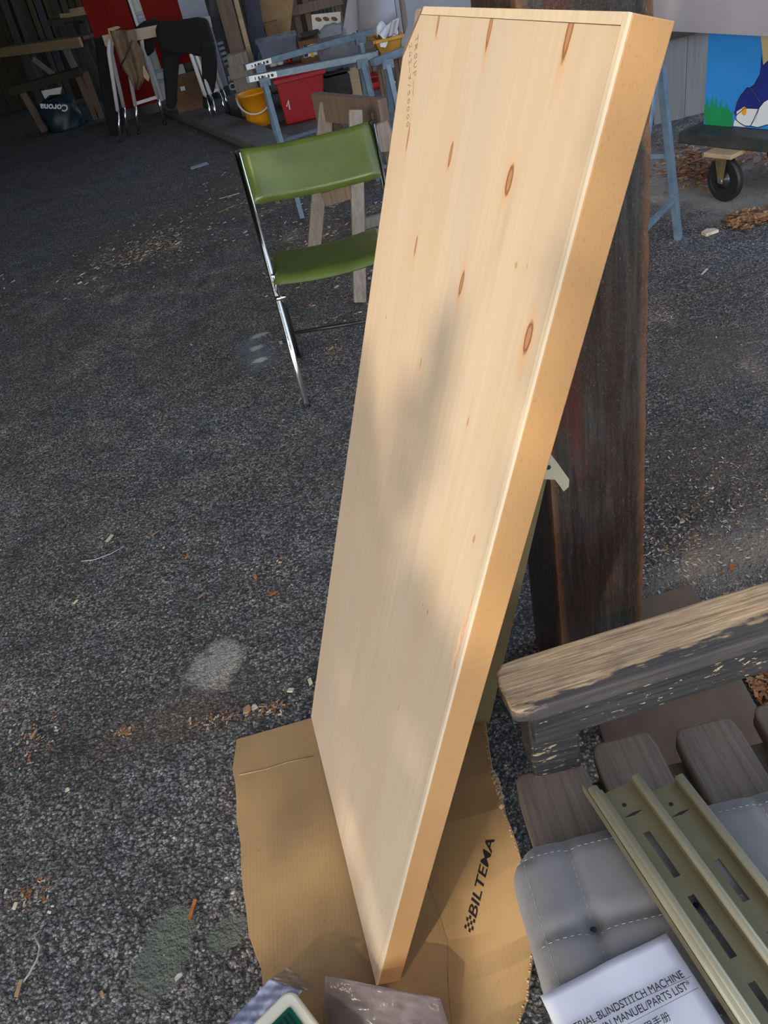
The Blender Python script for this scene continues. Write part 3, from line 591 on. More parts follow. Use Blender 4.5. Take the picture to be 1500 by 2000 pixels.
for p, q in (((1145, 1998), (1349, 1907)), ((1200, 2014), (1364, 1929))):
    a_ = G(*p, mz+.006); b_ = G(*q, mz+.006); MB().tube([a_-(b_-a_)*.25, b_], .00025, 4).build('rule_line', M_ink, man)

# ================================================================== cardboard under the board
card = thing('cardboard_sheet', 'flattened torn brown cardboard box under the foot of the board', 'cardboard', (-.2, .85, 0))
left = [(462, 1443), (457, 1470), (455, 1500), (458, 1530), (461, 1560), (463, 1600), (468, 1645), (471, 1690), (474, 1730), (479, 1780), (487, 1825), (497, 1860), (508, 1890), (514, 1915)]
foldp = [(-.100, .50), (-.095, .545), (-.09, .58), (-.085, .625), (-.071, .691), (-.075, .73), (-.08, .76), (-.088, .80), (-.092, .88), (-.094, .96), (-.094, 1.04), (-.092, 1.12), (-.088, 1.20)]
pl = [G(px, py, .008)+V3(.002*math.sin(k*2.3), 0, 0) for k, (px, py) in enumerate(left)]
pl = [G(605, 1402, .008)]+pl+[V3(-.40, .56, .008), V3(-.36, .49, .008)]+[V3(x_, y_, .008) for x_, y_ in foldp]
MB().prism([(p[0], p[1], .002) for p in pl], (0, 0, .005)).build('left_panel', M_card, card, bevel=.001)
oe = [(1000, 2060, .165), (1012, 2000, .17), (1030, 1950, .175), (1036, 1900, .178), (1041, 1865, .18), (1055, 1812, .185), (1049, 1785, .182), (1040, 1750, .175), (1025, 1700, .165), (1018, 1680, .16), (1010, 1650, .152), (1000, 1622, .145), (988, 1592, .136), (984, 1575, .133), (975, 1535, .118), (962, 1505, .108), (956, 1470, .098), (950, 1430, .085), (945, 1390, .068)]
nf = len(oe); fi = np.linspace(0, len(foldp)-1, nf); P = []
for k, (px, py, z) in enumerate(oe):
    f0 = int(min(fi[k], len(foldp)-2)); fr = fi[k]-f0; fo = np.array(foldp[f0])*(1-fr)+np.array(foldp[f0+1])*fr; fo = V3(fo[0], fo[1], .006); ou = G(px, py, z)
    P.append([fo+(ou-fo)*q+V3(0, 0, -.012*math.sin(math.pi*q)) for q in np.linspace(0, 1, 9)])
MB().sheet(P, (.0012, 0, -.0045)).build('right_flap', M_card, card, smooth=False, label='raised flap printed with the shop name')
tr = MB()
for k in range(nf-1):
    a_, b_ = P[k][-1], P[k+1][-1]
    for q in range(8):
        c = a_+(b_-a_)*((q+random.random())/8)+V3(random.uniform(-.003, .001), 0, 0); r_ = random.uniform(.0012, .0028)*(2.6 if 13 <= k <= 14 else 1)
        tr.lathe([(r_*.3, -r_), (r_, -.3*r_), (r_*.8, .5*r_), (.1*r_, r_)], c-V3(.0005, 0, .002), 6)
tr.build('torn_edge', M_cardtorn, card, smooth=True)
MB().tube([G(466, 1514, .0075), G(520, 1502, .0075), G(560, 1489, .0075), G(612, 1478, .0075)], .0013, 5).build('crease', M_cardtorn, card, smooth=True)
# print on the flap
def flap_plane(px, py):
    p0, p1, p2 = P[4][4], P[4][7], P[9][6]; n = np.cross(p1-p0, p2-p0); n /= np.linalg.norm(n); n = n if n[2] > 0 else -n; return p0, n
p0, n_ = flap_plane(0, 0)
from mathutils.bvhtree import BVHTree
_fo = bpy.data.objects['right_flap']; _bv = BVHTree.FromPolygons([tuple(np.array(v.co)+np.array(card['_o'])) for v in _fo.data.vertices], [tuple(p.vertices) for p in _fo.data.polygons])
def on_flap(px, py):
    d = Vector(ray(px, py)).normalized(); h = _bv.ray_cast(Vector(CAM), d); return np.array(h[0]), np.array(h[1])
b0, n0 = on_flap(929, 1797); b1, n1 = on_flap(966, 1640); nn = n0+n1; nn = nn if nn[2] > 0 else -nn
tx = text_part('shop_lettering', 'BILTEMA', 1.0, M_ink, np.eye(4), None, .0, 'LEFT', .25, 1, off=.014)
w_ = max(v.co.x for v in tx.data.vertices); Ltx = np.linalg.norm(b1-b0); kx = Ltx/w_; ky = kx*.98
Fm = Matrix(frame(b0, b1-b0, nn).tolist()) @ Matrix.Diagonal((kx, ky, 1, 1)); tx.data.transform(Fm)
def drape(o):
    for v in o.data.vertices:
        h = _bv.ray_cast(v.co+Vector((0, 0, .1)), Vector((0, 0, -1))); v.co.z = (h[0].z if h[0] else v.co.z)+.0007
    o.data.transform(Matrix.Translation(-Vector(card['_o']))); o.parent = card
drape(tx)
ck = MB(); Fn = np.array(Fm)
for i in range(4):
    for j in range(4):
        if (i+j) % 2 == 0:
            q = [(-.24*(i+1)+.0+.06*j, .18*j), (-.24*i-.02+.06*j, .18*j), (-.24*i-.02+.06*(j+1), .18*(j+1)), (-.24*(i+1)+.06*(j+1), .18*(j+1))]
            ck.add([Fn[:3, :3]@V3(a_*.7, b_, 0)+Fn[:3, 3] for a_, b_ in q], [(0, 1, 2, 3)])
cko = ck.build('checkered_flag', M_ink, None, local=True); drape(cko)

# ================================================================== plastic-wrapped parts in front of the board's foot
mach = thing('machine_cover', 'cream plastic cover with a dark green louvred vent at the bottom edge', 'machine part', (-.33, .50, 0))
cc = G(575, 1935, .125); dl = G(500, 2010, .125)-cc; dl /= np.linalg.norm(dl); dr = np.array([-dl[1], dl[0], 0]); dr = dr if dr[0] > 0 else -dr
def C(u, v, h=0): return cc+dl*u+dr*v+V3(0, 0, h)
def rrect(u0, u1, v0, v1, r, n=6):
    o_ = []
    for cu, cv, a0 in ((u1-r, v1-r, 0), (u0+r, v1-r, 90), (u0+r, v0+r, 180), (u1-r, v0+r, 270)):
        for k in range(n+1): an = math.radians(a0+90*k/n); o_.append((cu+r*math.cos(an), cv+r*math.sin(an)))
    return o_
ro = rrect(0, .24, -.012, .13, .02); MB().prism([C(u, v, -.12) for u, v in ro], (0, 0, .12)).build('housing', M_cream, mach, bevel=.006, seg=3)
ri = rrect(.020, .16, .014, .105, .005); MB().prism([C(u, v, -.002) for u, v in ri], (0, 0, .0045)).build('vent_panel', M_grille, mach, bevel=.001)
for k in range(12):
    u = .030+k*.0085; MB().prism([C(u, .022, .002), C(u+.0045, .022, .002), C(u+.0045, .098, .002), C(u, .098, .002)], (0, 0, .003)).build('louvre', M_grille if k % 1 else MAT('louvre_green', (.004, .05, .032), .4) if k == 0 else bpy.data.materials['louvre_green'], mach)
def crumple(name, mat, pts, label, cat, amp=.004, n=22, thick=.0006, parent=None):
    a_, b_, c_, d_ = [np.array(p, float) for p in pts]; rows = []; ph = [random.uniform(0, 6) for _ in range(6)]
    for i in range(n+1):
        row = []
        for j in range(n+1):
            u, v = j/n, i/n; p = a_*(1-u)*(1-v)+b_*u*(1-v)+c_*u*v+d_*(1-u)*v
            p = p+V3(0, -.3, 1)*amp*(math.sin(u*9+v*5+ph[0])+.7*math.sin(u*17-v*13+ph[1])+.5*math.sin(v*31+u*7+ph[2])); row.append(p)
        rows.append(row)
    o = MB().sheet(rows, (0, 0, -thick)).build(name, mat, parent, smooth=True); 
    if cat: tag(o, label, cat)
    return o
bag = thing('plastic_bag', 'bluish crumpled clear plastic bag left of the cream machine cover', 'plastic bag', (-.42, .55, 0))
z1 = .10
crumple('bag_top', M_blueplastic, [G(528, 1912, z1), G(590, 1935, z1+.02), G(500, 2040, z1+.02), G(430, 2015, z1)], '', None, .003, 26, parent=bag)
crumple('bag_side', M_blueplastic, [G(528, 1912, z1), G(430, 2015, z1), G(430, 2015, z1)*[1, 1, 0]+V3(-.02, .02, .01), G(528, 1912, z1)*[1, 1, 0]+V3(-.02, .02, .01)], '', None, .003, 20, parent=bag)
crumple('bag_back', M_clear, [G(528, 1912, z1), G(565, 1888, z1), G(615, 1930, z1+.01), G(590, 1935, z1+.02)], '', None, .003, 18, parent=bag)
sl_ = thing('plastic_sleeve', 'clear plastic sleeve standing in front of the foot of the board', 'plastic sleeve', (-.2, .5, 0))
zs = .105; q0, q1 = G(635, 1906, zs), G(860, 1952, zs)
crumple('front_film', M_clear, [q0, q1, V3(q1[0]+.01, q1[1]-.09, .01), V3(q0[0]-.04, q0[1]-.10, .01)], '', None, .002, 26, parent=sl_)
crumple('back_film', M_clear, [q0+V3(0, .002, -.001), q1+V3(0, .002, -.001), V3(q1[0]+.005, q1[1]-.03, .01), V3(q0[0]-.02, q0[1]-.035, .01)], '', None, .002, 20, parent=sl_)
MB().tube([q0, q0*.5+q1*.5+V3(0, 0, .001), q1], .0009, 6).build('top_seam', M_clear, sl_, smooth=True)
MB().tube([q1+V3(-.008, -.002, -.001), V3(q1[0]+.002, q1[1]-.09, .015)], .0008, 6).build('side_seam', M_clear, sl_, smooth=True)

# ================================================================== things under and behind the bench
bb = [G(1265, 1180), G(1352, 1148), G(1474, 1395), None]; 
o = MB().prism([V3(.52, 1.40, .001), V3(.736, 1.415, .001), V3(.698, 1.0, .001), V3(.66, .78, .001), V3(.33, .80, .001), V3(.36, 1.07, .001), V3(.50, 1.08, .001)], (0, 0, .012)).build('brown_fibreboard', MAT('fibreboard', (.125, .085, .058), .8, var=.25, scale=8, bmp=.2), bevel=.002)
tag(o, 'flat brown fibreboard on the ground behind the bench and right of the post', 'board')

# ================================================================== green folding chair
chair = thing('folding_chair', 'green vinyl folding chair with chrome tube frame', 'chair', (.04, 3.15, 0))
fL, tL = G(600, 795, 0), A(463, 297, 3.42); fR = V3(.288, 2.86, 0); tR = A(726, 240, 3.42)
for f_, t_ in ((fL, tL), (fR, tR)):
    k = f_*.45+t_*.55+V3(0, .012, 0); MB().tube([f_+V3(0, 0, .012), f_*.72+t_*.28+V3(0, .006, 0), k, t_], .0125, 14).build('frame_tube', M_chrome, chair, smooth=True)
    MB().tube([f_, f_+(t_-f_)*.035], .0145, 12).build('foot_cap', M_rubber, chair, smooth=True); MB().tube([t_-(t_-f_)*.004, t_+(t_-f_)*.006], .0132, 12).build('end_cap', M_rubber, chair, smooth=True)
piv = [fL+(tL-fL)*.43+V3(.022, 0, 0), fR+(tR-fR)*.43-V3(.022, 0, 0)]; rf = [G(583, 698, 0), V3(.245, 3.24, 0)]
for p_, r_ in zip(piv, rf):
    MB().tube([p_, p_*.5+r_*.5, r_+V3(0, 0, .01)], .0105, 12).build('rear_leg', M_tubeblack, chair, smooth=True); MB().tube([r_, r_+V3(0, 0, .03)], .0125, 10).build('foot_cap', M_rubber, chair, smooth=True)
    MB().tube([p_-V3(.03, 0, 0), p_+V3(.012, 0, 0)], .011, 12).build('pivot', M_chrome, chair, smooth=True)
MB().tube([rf[0]+V3(.0, 0, .12), rf[1]+V3(0, 0, .12)], .008, 10).build('stretcher', M_tubeblack, chair, smooth=True)
def pad(corners, n_out, dep, curve, name, r=.12):
    a_, b_, c_, d_ = [np.array(p, float) for p in corners]; n_out = np.array(n_out, float); n_out /= np.linalg.norm(n_out); NN = 28; top_r, bot_r = [], []
    for i in range(NN+1):
        r1, r2 = [], []
        for j in range(NN+1):
            u, v = j/NN, i/NN; p = a_*(1-u)*(1-v)+b_*u*(1-v)+c_*u*v+d_*(1-u)*v
            ex = min(u, 1-u)/.08; ey = min(v, 1-v)/.14; e = math.sqrt(max(0, 1-(1-min(1, ex))**2))*math.sqrt(max(0, 1-(1-min(1, ey))**2))
            base = p-n_out*curve*(1-(2*u-1)**2); r1.append(base+n_out*dep*(e**.8)); r2.append(base-n_out*dep*.35*e)
        top_r.append(r1); bot_r.append(r2)
    mb = MB(); mb.grid(top_r); mb.grid(bot_r); o = mb.build(name, M_vinyl, chair, smooth=True); return o
# back pad between the tubes
ua = (tL-fL); ua /= np.linalg.norm(ua); bl = tL+ua*.010+V3(.014, -.004, 0); brr = tR+ua*.010+V3(-.012, -.004, 0); hb = .222
pad([bl-ua*hb, brr-ua*hb, brr, bl], (0, -.84, .54), .026, .030, 'backrest')
seat = pad([V3(-.214, 3.065, .445), V3(.272, 3.065, .445), V3(.266, 3.46, .432), V3(-.212, 3.46, .432)], (0, 0, 1), .030, .022, 'seat')
MB().tube([V3(-.19, 3.09, .43), V3(-.185, 3.28, .41), V3(-.18, 3.44, .412)], .008, 8).build('seat_rail', M_chrome, chair, smooth=True)
MB().tube([V3(.26, 3.09, .43), V3(.26, 3.28, .41), V3(.255, 3.44, .412)], .008, 8).build('seat_rail', M_chrome, chair, smooth=True)
for s_ in (-1, 1):
    q = (fL+(tL-fL)*.52) if s_ < 0 else (fR+(tR-fR)*.52); MB().tube([q, q+V3(-s_*.035, .01, -.02)], .009, 10).build('seat_bracket', M_chrome, chair, smooth=True)

# ================================================================== steel trestles
def trestle(label, bl, br_, spread=.36, rear=None, sticker=True, zt=.80, loc_in=.10, left_only=False, shift=0.0):
    bl = np.array([*bl, zt]); br_ = np.array([*br_, zt]); d = br_-bl; L_ = np.linalg.norm(d); d /= L_; n = V3(-.07, .9975, 0)
    t = thing('steel_trestle', label, 'trestle', ((bl+br_)/2*[1, 1, 0]).tolist(), 'blue steel trestles')
    MB().beam(bl, br_, .042, .040).build('beam', M_steel, t, bevel=.003)
    for k, q in enumerate((bl+d*loc_in*1.1, br_-d*loc_in*1.1)):
        so_ = d*0
        for sg in (-1, 1):
            ft = q+n*sg*(spread if sg < 0 else (rear or spread))+so_; ft[2] = 0; MB().beam(q+n*sg*.018-V3(0, 0, .01), ft+V3(0, 0, .004), .030, .026, n).build('leg', M_steel, t, bevel=.002)
        MB().beam(q+n*-.04-V3(0, 0, .03), q+n*.04-V3(0, 0, .03), .07, .05).build('bracket', M_steel, t, bevel=.002)
        lo = .24; a_ = q-n*(spread*(1-lo/zt)); b_ = q+n*((rear or spread)*(1-lo/zt)); a_[2] = b_[2] = lo; MB().beam(a_, b_, .018, .022).build('tie_bar', M_steel, t)
    for sg in (-1, 1):
        lo = .22; o_ = n*sg*(spread if sg < 0 else (rear or spread))*(1-lo/zt); a_ = bl+d*loc_in+o_; b_ = br_-d*loc_in+o_; a_[2] = b_[2] = lo; MB().beam(a_, b_, .022, .022).build('stretcher', M_steel, t)
    if sticker:
        o_ = -n*.0215; c0 = bl+d*.012+o_; c1 = bl+d*.20+o_; st_ = MB(); st_.prism([c0-V3(0, 0, .017), c1-V3(0, 0, .017), c1+V3(0, 0, .017), c0+V3(0, 0, .017)], -n*.001).build('barcode_label', M_sticker, t)
        for k in range(6): u = .05+.022*k; p_ = bl+d*u-n*.0230; MB().prism([p_-V3(0, 0, .009), p_+d*(.006+.006*(k % 3))-V3(0, 0, .009), p_+d*(.006+.006*(k % 3))+V3(0, 0, .007), p_+V3(0, 0, .007)], -n*.0004).build('print_mark', M_ink, t)
    return t
trestle('blue-grey steel trestle in front of the red bin, nearest the green chair', G(483, 155, .80)[:2], G(738, 106, .80)[:2], .44, .22)
trestle('blue-grey steel trestle second from the chair, under the clear tub', G(478, 132, .80)[:2], G(728, 62, .80)[:2], .22, .40)
cA = G(728, 122, .80)[:2]; cB = G(782, 102, .80)[:2]; cD = (cB-cA)/np.linalg.norm(cB-cA)
trestle('blue-grey steel trestle with a white barcode label below the amber crate', cA, cA+cD*.85, .30)
tD = thing('steel_trestle', 'blue steel trestle seen right of the dark post', 'trestle', (1.4, 3.5, 0), 'blue steel trestles')
ft1 = G(1325, 466, 0); tp1 = A(1288, 112, 3.50); ft2 = V3(1.20, 3.10, 0); tp2 = tp1+V3(-.03, -.05, 0)
MB().beam(ft1, tp1, .034, .030, (1, -1, 0)).build('leg', M_steel, tD, bevel=.002); MB().beam(ft2, tp2, .034, .030, (1, -1, 0)).build('leg', M_steel, tD, bevel=.002)
q1_ = ft1*.75+tp1*.25; q2_ = ft2*.75+tp2*.25; MB().beam(q1_, q2_, .02, .022).build('tie_bar', M_steel, tD); q1_ = ft1*.5+tp1*.5; MB().beam(q1_, q1_+V3(-.42, .42, 0), .02, .02).build('tie_bar', M_steel, tD)
far_ = V3(.95, 4.02, tp1[2]); MB().beam(tp1+V3(-.01, -.02, .015), far_+V3(0, 0, .015), .042, .042).build('beam', M_steel, tD, bevel=.002)
for fx, fy in ((1.22, 4.25), (.80, 3.72)): MB().beam(far_, V3(fx, fy, 0), .034, .030, (1, -1, 0)).build('leg', M_steel, tD, bevel=.002)

# ================================================================== old wooden sawhorse behind the chair
saw = thing('wooden_sawhorse', 'old grey wooden sawhorse standing behind the green chair', 'sawhorse', (.3, 4.25, 0))
sa = A(632, 208, 4.52); sb = A(742, 222, 4.02); zs_ = min(sa[2], sb[2])
MB().beam(sa+V3(-.03, .05, 0), sb+V3(.02, -.03, 0), .05, .13).build('top_beam', M_brownwood, saw, bevel=.006)
def leg(p, q, w_=.065, h_=.04, m=M_greywood, up=(0, 1, 0)): return MB().beam(p, q, w_, h_, up).build('leg', m, saw, bevel=.004)
leg(A(638, 198, 4.48), G(612, 500, 0), .075, .05); leg(A(694, 215, 3.98), G(703, 590, 0), .062, .045); leg(A(735, 215, 4.05), G(800, 520, 0)+V3(.1, .1, 0), .07, .035, M_brownwood); leg(A(650, 205, 4.58), A(700, 400, 4.95)*[1, 1, 0], .06, .035, M_brownwood)
MB().beam(A(632, 390, 4.3), A(690, 372, 4.25), .07, .03, (0, 1, 0)).build('brace', M_brownwood, saw, bevel=.003)
MB().beam(A(700, 440, 3.92), A(765, 422, 4.05), .05, .03, (0, 1, 0)).build('brace', M_greywood, saw, bevel=.003)
MB().prism([A(735, 245, 3.95), A(757, 235, 3.95), A(775, 275, 3.95), A(770, 295, 3.95), A(742, 298, 3.95)], (0, .03, 0)).build('gusset_board', M_greywood, saw, bevel=.003)

# ================================================================== yard: bucket, bin, crates
def PB(pa, pb, y, dep, name, mat, parent=None, bevel=.004, **k):
    a_, b_ = A(*pa, y), A(*pb, y); x0, x1 = sorted((a_[0], b_[0])); z0, z1 = sorted((a_[2], b_[2])); return MB().box(x0, x1, y, y+dep, max(z0, 0), z1).build(name, mat, parent, bevel=bevel, **k)
def slab(pts, y, dep, name, mat, parent=None, bevel=.004, **k): return MB().prism([A(px, py, y) for px, py in pts], (0, dep, 0)).build(name, mat, parent, bevel=bevel, **k)
bc = V3(-.30, 8.80, 0); bucket = thing('bucket', 'yellow plastic bucket with a cream handle', 'bucket', bc)
mb = MB(); mb.lathe([(.112, 0), (.116, .02), (.152, .285), (.160, .285), (.162, .305), (.150, .305), (.112, .03), (.001, .028)], bc, 36, cap=False); mb.build('pail', M_yellow, bucket, smooth=True)
hp = [bc+V3(.168*math.cos(t), -.035-.135*math.sin(t)*.95, .275-.145*math.sin(t)) for t in np.linspace(0, math.pi, 17)]; MB().tube(hp, .0095, 8).build('bail_handle', M_handle, bucket, smooth=True)
for s_ in (-1, 1): MB().lathe([(.02, -.008), (.02, .012), (.012, .018)], bc+V3(s_*.16, -.02, .272), 12, np.array([[0, 0, s_], [0, 1, 0], [-s_, 0, 0]], float)).build('ear', M_yellow, bucket, smooth=True)
yb = 8.42; bn = thing('storage_bin', 'tall red plastic bin with a lid and a small white mark', 'bin', (A(600, 240, yb)[0], yb+.2, 0))
p1, p2, p3, p4 = A(535, 158, yb), A(633, 138, yb), A(634, 234, yb), A(561, 249, yb); p3[2] = p4[2] = 0.004
xm = (p3[0]+p4[0])/2; mb = MB(); zt_ = (p1[2]+p2[2])/2
def ring(x0, x1, y0, y1, z): return [(x0, y0, z), (x1, y0, z), (x1, y1, z), (x0, y1, z)]
mb.add(ring(p4[0], p3[0], yb+.02, yb+.36, .004)+ring(p1[0]+.01, p2[0]-.01, yb, yb+.38, zt_-.02), [(0, 1, 5, 4), (1, 2, 6, 5), (2, 3, 7, 6), (3, 0, 4, 7), (3, 2, 1, 0), (4, 5, 6, 7)]); mb.build('body', M_redbin, bn, bevel=.012)
MB().box(p1[0]-.012, p2[0]+.012, yb-.018, yb+.40, zt_-.03, zt_+.008).build('lid_rim', M_redbin, bn, bevel=.006); MB().add(ring(p1[0]-.005, p2[0]+.005, yb-.01, yb+.39, zt_+.006)+ring(p1[0]+.06, p2[0]-.06, yb+.05, yb+.33, zt_+.05), [(0, 1, 5, 4), (1, 2, 6, 5), (2, 3, 7, 6), (3, 0, 4, 7), (4, 5, 6, 7), (3, 2, 1, 0)]).build('lid', M_redbin, bn, bevel=.006)
tk = MB(); yy = yb-.004+.006; m0, m1, m2 = A(560, 208, yy), A(563, 196, yy), A(566, 214, yy)
tk.tube([m0, m1, m2], .006, 6); tk.build('chalk_mark', M_whiteink, bn)
def tub(label, pa, pb, y, dep, mat, cat='tub', lid=True, name='storage_tub'):
    a_, b_ = A(*pa, y), A(*pb, y); x0, x1, z0, z1 = min(a_[0], b_[0]), max(a_[0], b_[0]), max(0, min(a_[2], b_[2])), max(a_[2], b_[2]); t = thing(name, label, cat, ((x0+x1)/2, y+dep/2, z0)); th = .006; w2 = .03
    for nm, q in (('base', (x0+w2, x1-w2, y+w2, y+dep-w2, z0, z0+th)),): MB().box(*q).build(nm, mat, t)
    bo = ring(x0+w2, x1-w2, y+w2, y+dep-w2, z0); to = ring(x0, x1, y, y+dep, z1)
    for i in range(4):
        j = (i+1) % 4; n_ = [V3(0, th, 0), V3(-th, 0, 0), V3(0, -th, 0), V3(th, 0, 0)][i]; MB().prism([bo[i], bo[j], to[j], to[i]], n_).build('side', mat, t)
    mb = MB(); [mb.beam(to[i], to[(i+1) % 4], .03, .02) for i in range(4)]; mb.build('rim', mat, t, bevel=.003); return t, (x0, x1, z0, z1)
# a low worktop of planks carrying the tubs (top about 0.45 m)
sh = thing('plank_shelf', 'low shelf of rough planks under the clear tub behind the trestles', 'shelf', (.35, 9.6, 0))
zsf = max(.2, A(540, 128, 9.4)[2]-.03)
for k in range(4): MB().box(-.20, 1.6, 9.3+k*.16, 9.3+k*.16+.15, zsf-.03, zsf).build('plank', M_brownwood, sh, bevel=.003)
for x_ in (-.16, .6, 1.5):
    for y_ in (9.34, 9.84): MB().box(x_-.03, x_+.03, y_-.03, y_+.03, 0, zsf-.03).build('leg', M_brownwood, sh)
t1, e = tub('clear plastic tub on the plank shelf beside the brown timber', (512, 128), (577, 68), 9.40, .34, M_clearbox)
for k, (px, py, r_, mt) in enumerate(((532, 118, .045, M_white), (545, 112, .04, M_white), (562, 104, .035, M_redbin), (566, 118, .03, M_crate))):
    p_ = A(px, py, 9.55); o = MB().lathe([(r_*.8, 0), (r_, r_*.4), (r_*.9, r_*1.3), (r_*.4, r_*1.6), (r_*.4, r_*2)], (p_[0], p_[1], zsf+.01), 14).build('jar', mt, smooth=True)
    tag(o, ['white jar at the left inside the clear tub', 'white jar right of the leftmost jar in the clear tub', 'red jar inside the clear tub', 'amber jar at the right inside the clear tub'][k], 'jar', 'jars inside the clear tub')
ct = thing('label_carton', 'brown carton with white and orange labels and a black lid on the plank shelf', 'carton', (A(598, 100, 9.38)[0], 9.5, zsf))
PB((591, 126), (624, 72), 9.38, .3, 'box', M_cardd, ct); PB((590, 74), (626, 62), 9.37, .32, 'lid', M_rubber, ct)
for pa, pb in (((593, 97), (618, 85)), ((594, 113), (619, 101))):
    PB(pa, pb, 9.374, .006, 'label', M_sticker, ct, 0); c_ = ((pa[0]+pb[0])/2, (pa[1]+pb[1])/2); PB((c_[0]+2, c_[1]+5), (c_[0]+5, c_[1]-6), 9.371, .004, 'label_stripe', M_yellow, ct, 0); PB((pa[0]+1, pa[1]-1), (pa[0]+7, pb[1]+3), 9.371, .004, 'label_block', M_ink, ct, 0)
o = MB().lathe([(.02, 0), (.17, .02), (.22, .12), (.22, .24), (.18, .34), (.10, .38), (.02, .39)], (A(668, 140, 9.1)[0], 9.05, 0.29), 18); 
o.v = [(x_+.02*math.sin(z_*50+x_*30), y_+.02*math.sin(x_*44), z_+.012*math.sin(x_*60+y_*40)) for x_, y_, z_ in o.v]; o = o.build('bubble_wrap_bag', M_clearbox, smooth=True); tag(o, 'clear plastic bag of odds and ends behind the blue trestles', 'plastic bag')
dc = thing('dark_crate', 'dark grey plastic crate right of the red bin', 'crate', (A(660, 190, 9.05)[0], 9.2, 0))
PB((636, 196), (682, 142), 9.0, .26, 'body', M_tubeblack, dc, .01); PB((634, 146), (684, 138), 8.99, .28, 'rim', M_tubeblack, dc, .004); 
o = PB((689, 196), (698, 130), 9.02, .2, 'timber_offcut', M_sap); tag(o, 'tan timber offcut standing beside the dark crate', 'timber')
ica = thing('shop_bag', 'red shop bag with white lettering by the blue trestle legs', 'bag', (A(742, 190, 9.2)[0], 9.3, 0))
PB((716, 205), (768, 152), 9.2, .26, 'body', M_redbin, ica, .02); a_ = A(744, 168, 9.194); text_part('lettering', 'ICA', .095, M_whiteink, frame(a_, (1, 0, 0), (0, -1, 0)), ica, .0008, off=.004)
PB((718, 156), (742, 146), 9.19, .28, 'folded_top', M_redbin, ica, .01)
for k, (px, w_) in enumerate(((703, 9), (717, 8), (730, 8))):
    o = PB((px+22, 195), (px, 55), 9.75+.03*k, .03, 'board_offcut', M_palebeam if k else M_sap); a0 = A(px, 55, 9.75)[0]; bpy.data.objects.remove(o)
    x0 = A(px, 60, 9.75)[0]; o = MB().box(x0, x0+.085, 9.95+.0*k, 9.98, 0, A(px, 52, 9.95)[2]).build('board_offcut', M_palebeam if k else M_sap); tag(o, ['tan upright board left of the pale uprights behind the trestles', 'pale upright board between the tan and the right one', 'pale upright board nearest the amber crate'][k], 'board', 'upright boards behind the trestles')
yc = 6.2
am, e = tub('amber plastic crate of rags standing on the trestle beam ends', (738, 112), (786, 70), 6.0, .30, M_crate, 'crate', name='amber_crate')
st2 = thing('crate_stand', 'wooden stand under the amber crate', 'stand', ((e[0]+e[1])/2, 6.15, 0)); MB().box(e[0]-.02, e[1]+.02, 5.98, 6.32, e[2]-.03, e[2]).build('top', M_brownwood, st2)
for x_ in (e[0]+.03, e[1]-.03):
    for y_ in (6.03, 6.27): MB().box(x_-.02, x_+.02, y_-.02, y_+.02, 0, e[2]-.03).build('leg', M_brownwood, st2)
MB().lathe([(.025, 0), (.03, .001)], A(749, 84, 5.995), 5, np.array([[1, 0, 0], [0, 0, -1], [0, 1, 0]], float)).build('star_sticker', M_sticker, am)
rows = []
for i in range(13):
    row = []
    for j in range(13):
        u, v = j/12, i/12; p_ = A(736+40*u, 74-8*u-28*v*(1-.3*u), 5.985+.25*v); row.append(p_+V3(0, .02*math.sin(u*9+v*7), .018*math.sin(u*13-v*8)))
    rows.append(row)
o = MB().sheet(rows, (0, .012, -.004)).build('rag', M_white, smooth=True); tag(o, 'crumpled white rag heaped in the amber crate', 'rag')
rows = [[A(764+17*u-6*v, 40+32*v-6*u, 5.97)+V3(0, -.012*math.sin(u*6), 0) for u in np.linspace(0, 1, 9)] for v in np.linspace(0, 1, 9)]
o = MB().sheet(rows, (0, .006, 0)).build('rag', M_lav, smooth=True); tag(o, 'pale blue rag hanging over the front of the amber crate', 'rag')

# sheets behind the trestles
o = slab([(668, 68), (690, -70), (706, -90), (712, 52), (692, 62), (680, 73)], 8.9, .03, 'grey_sheet', M_lav); tag(o, 'narrow lavender grey sheet hanging left of the wide curved sheet', 'sheet')
cv = [A(710, 52, 8.6), A(730, 46, 8.6), A(745, 45, 8.6), A(760, 38, 8.6), A(772, 32, 8.6)]
rows = []
for v in np.linspace(0, 1, 12):
    row = []
    for u in np.linspace(0, 1, 14):
        lo = A(700+75*u, 60-8*u-18*u*u, 8.7); up_ = A(690+62*u, -190, 8.9); row.append(lo*(1-v)+up_*v+V3(0, -.16*math.sin(math.pi*u)*(1-v)**.6, 0))
    rows.append(row)
o = MB().sheet(rows, (0, .02, 0)).build('grey_sheet', M_lav, smooth=True); tag(o, 'wide curved lavender grey sheet hanging above the amber crate', 'sheet')
o = slab([(773, -60), (782, -60), (797, 45), (790, 70)], 7.6, .05, 'grey_batten', M_greywood); tag(o, 'grey batten leaning beside the curved sheet', 'batten')
o = MB().box(A(786, 100, 7.9)[0], 1.75, 7.9, 7.94, 0, 2.6).build('pale_partition', M_paleblue, bevel=.004); tag(o, 'pale blue-grey panel standing behind the top corner of the board', 'panel')
cb = MB().prism([(ch[0][0], BL_, .010), (BW+.001, BL_-.002, .010), (BW+.001, ch[1][1], .010)], (0, 0, BT-.012)).build('corner_block', M_greywood, board, local=True, bevel=.002, label='grey-brown corner block left bare by the cut-off face')
MB().prism([(ch[0][0], BL_, -.0004), (ch[0][0]+.007, BL_-.002, -.0004), (ch[1][0]+.001, ch[1][1]+.012, -.0004), (ch[1][0], ch[1][1], -.0004)], (0, 0, .008)).build('torn_rim', M_brownwood, board, local=True)

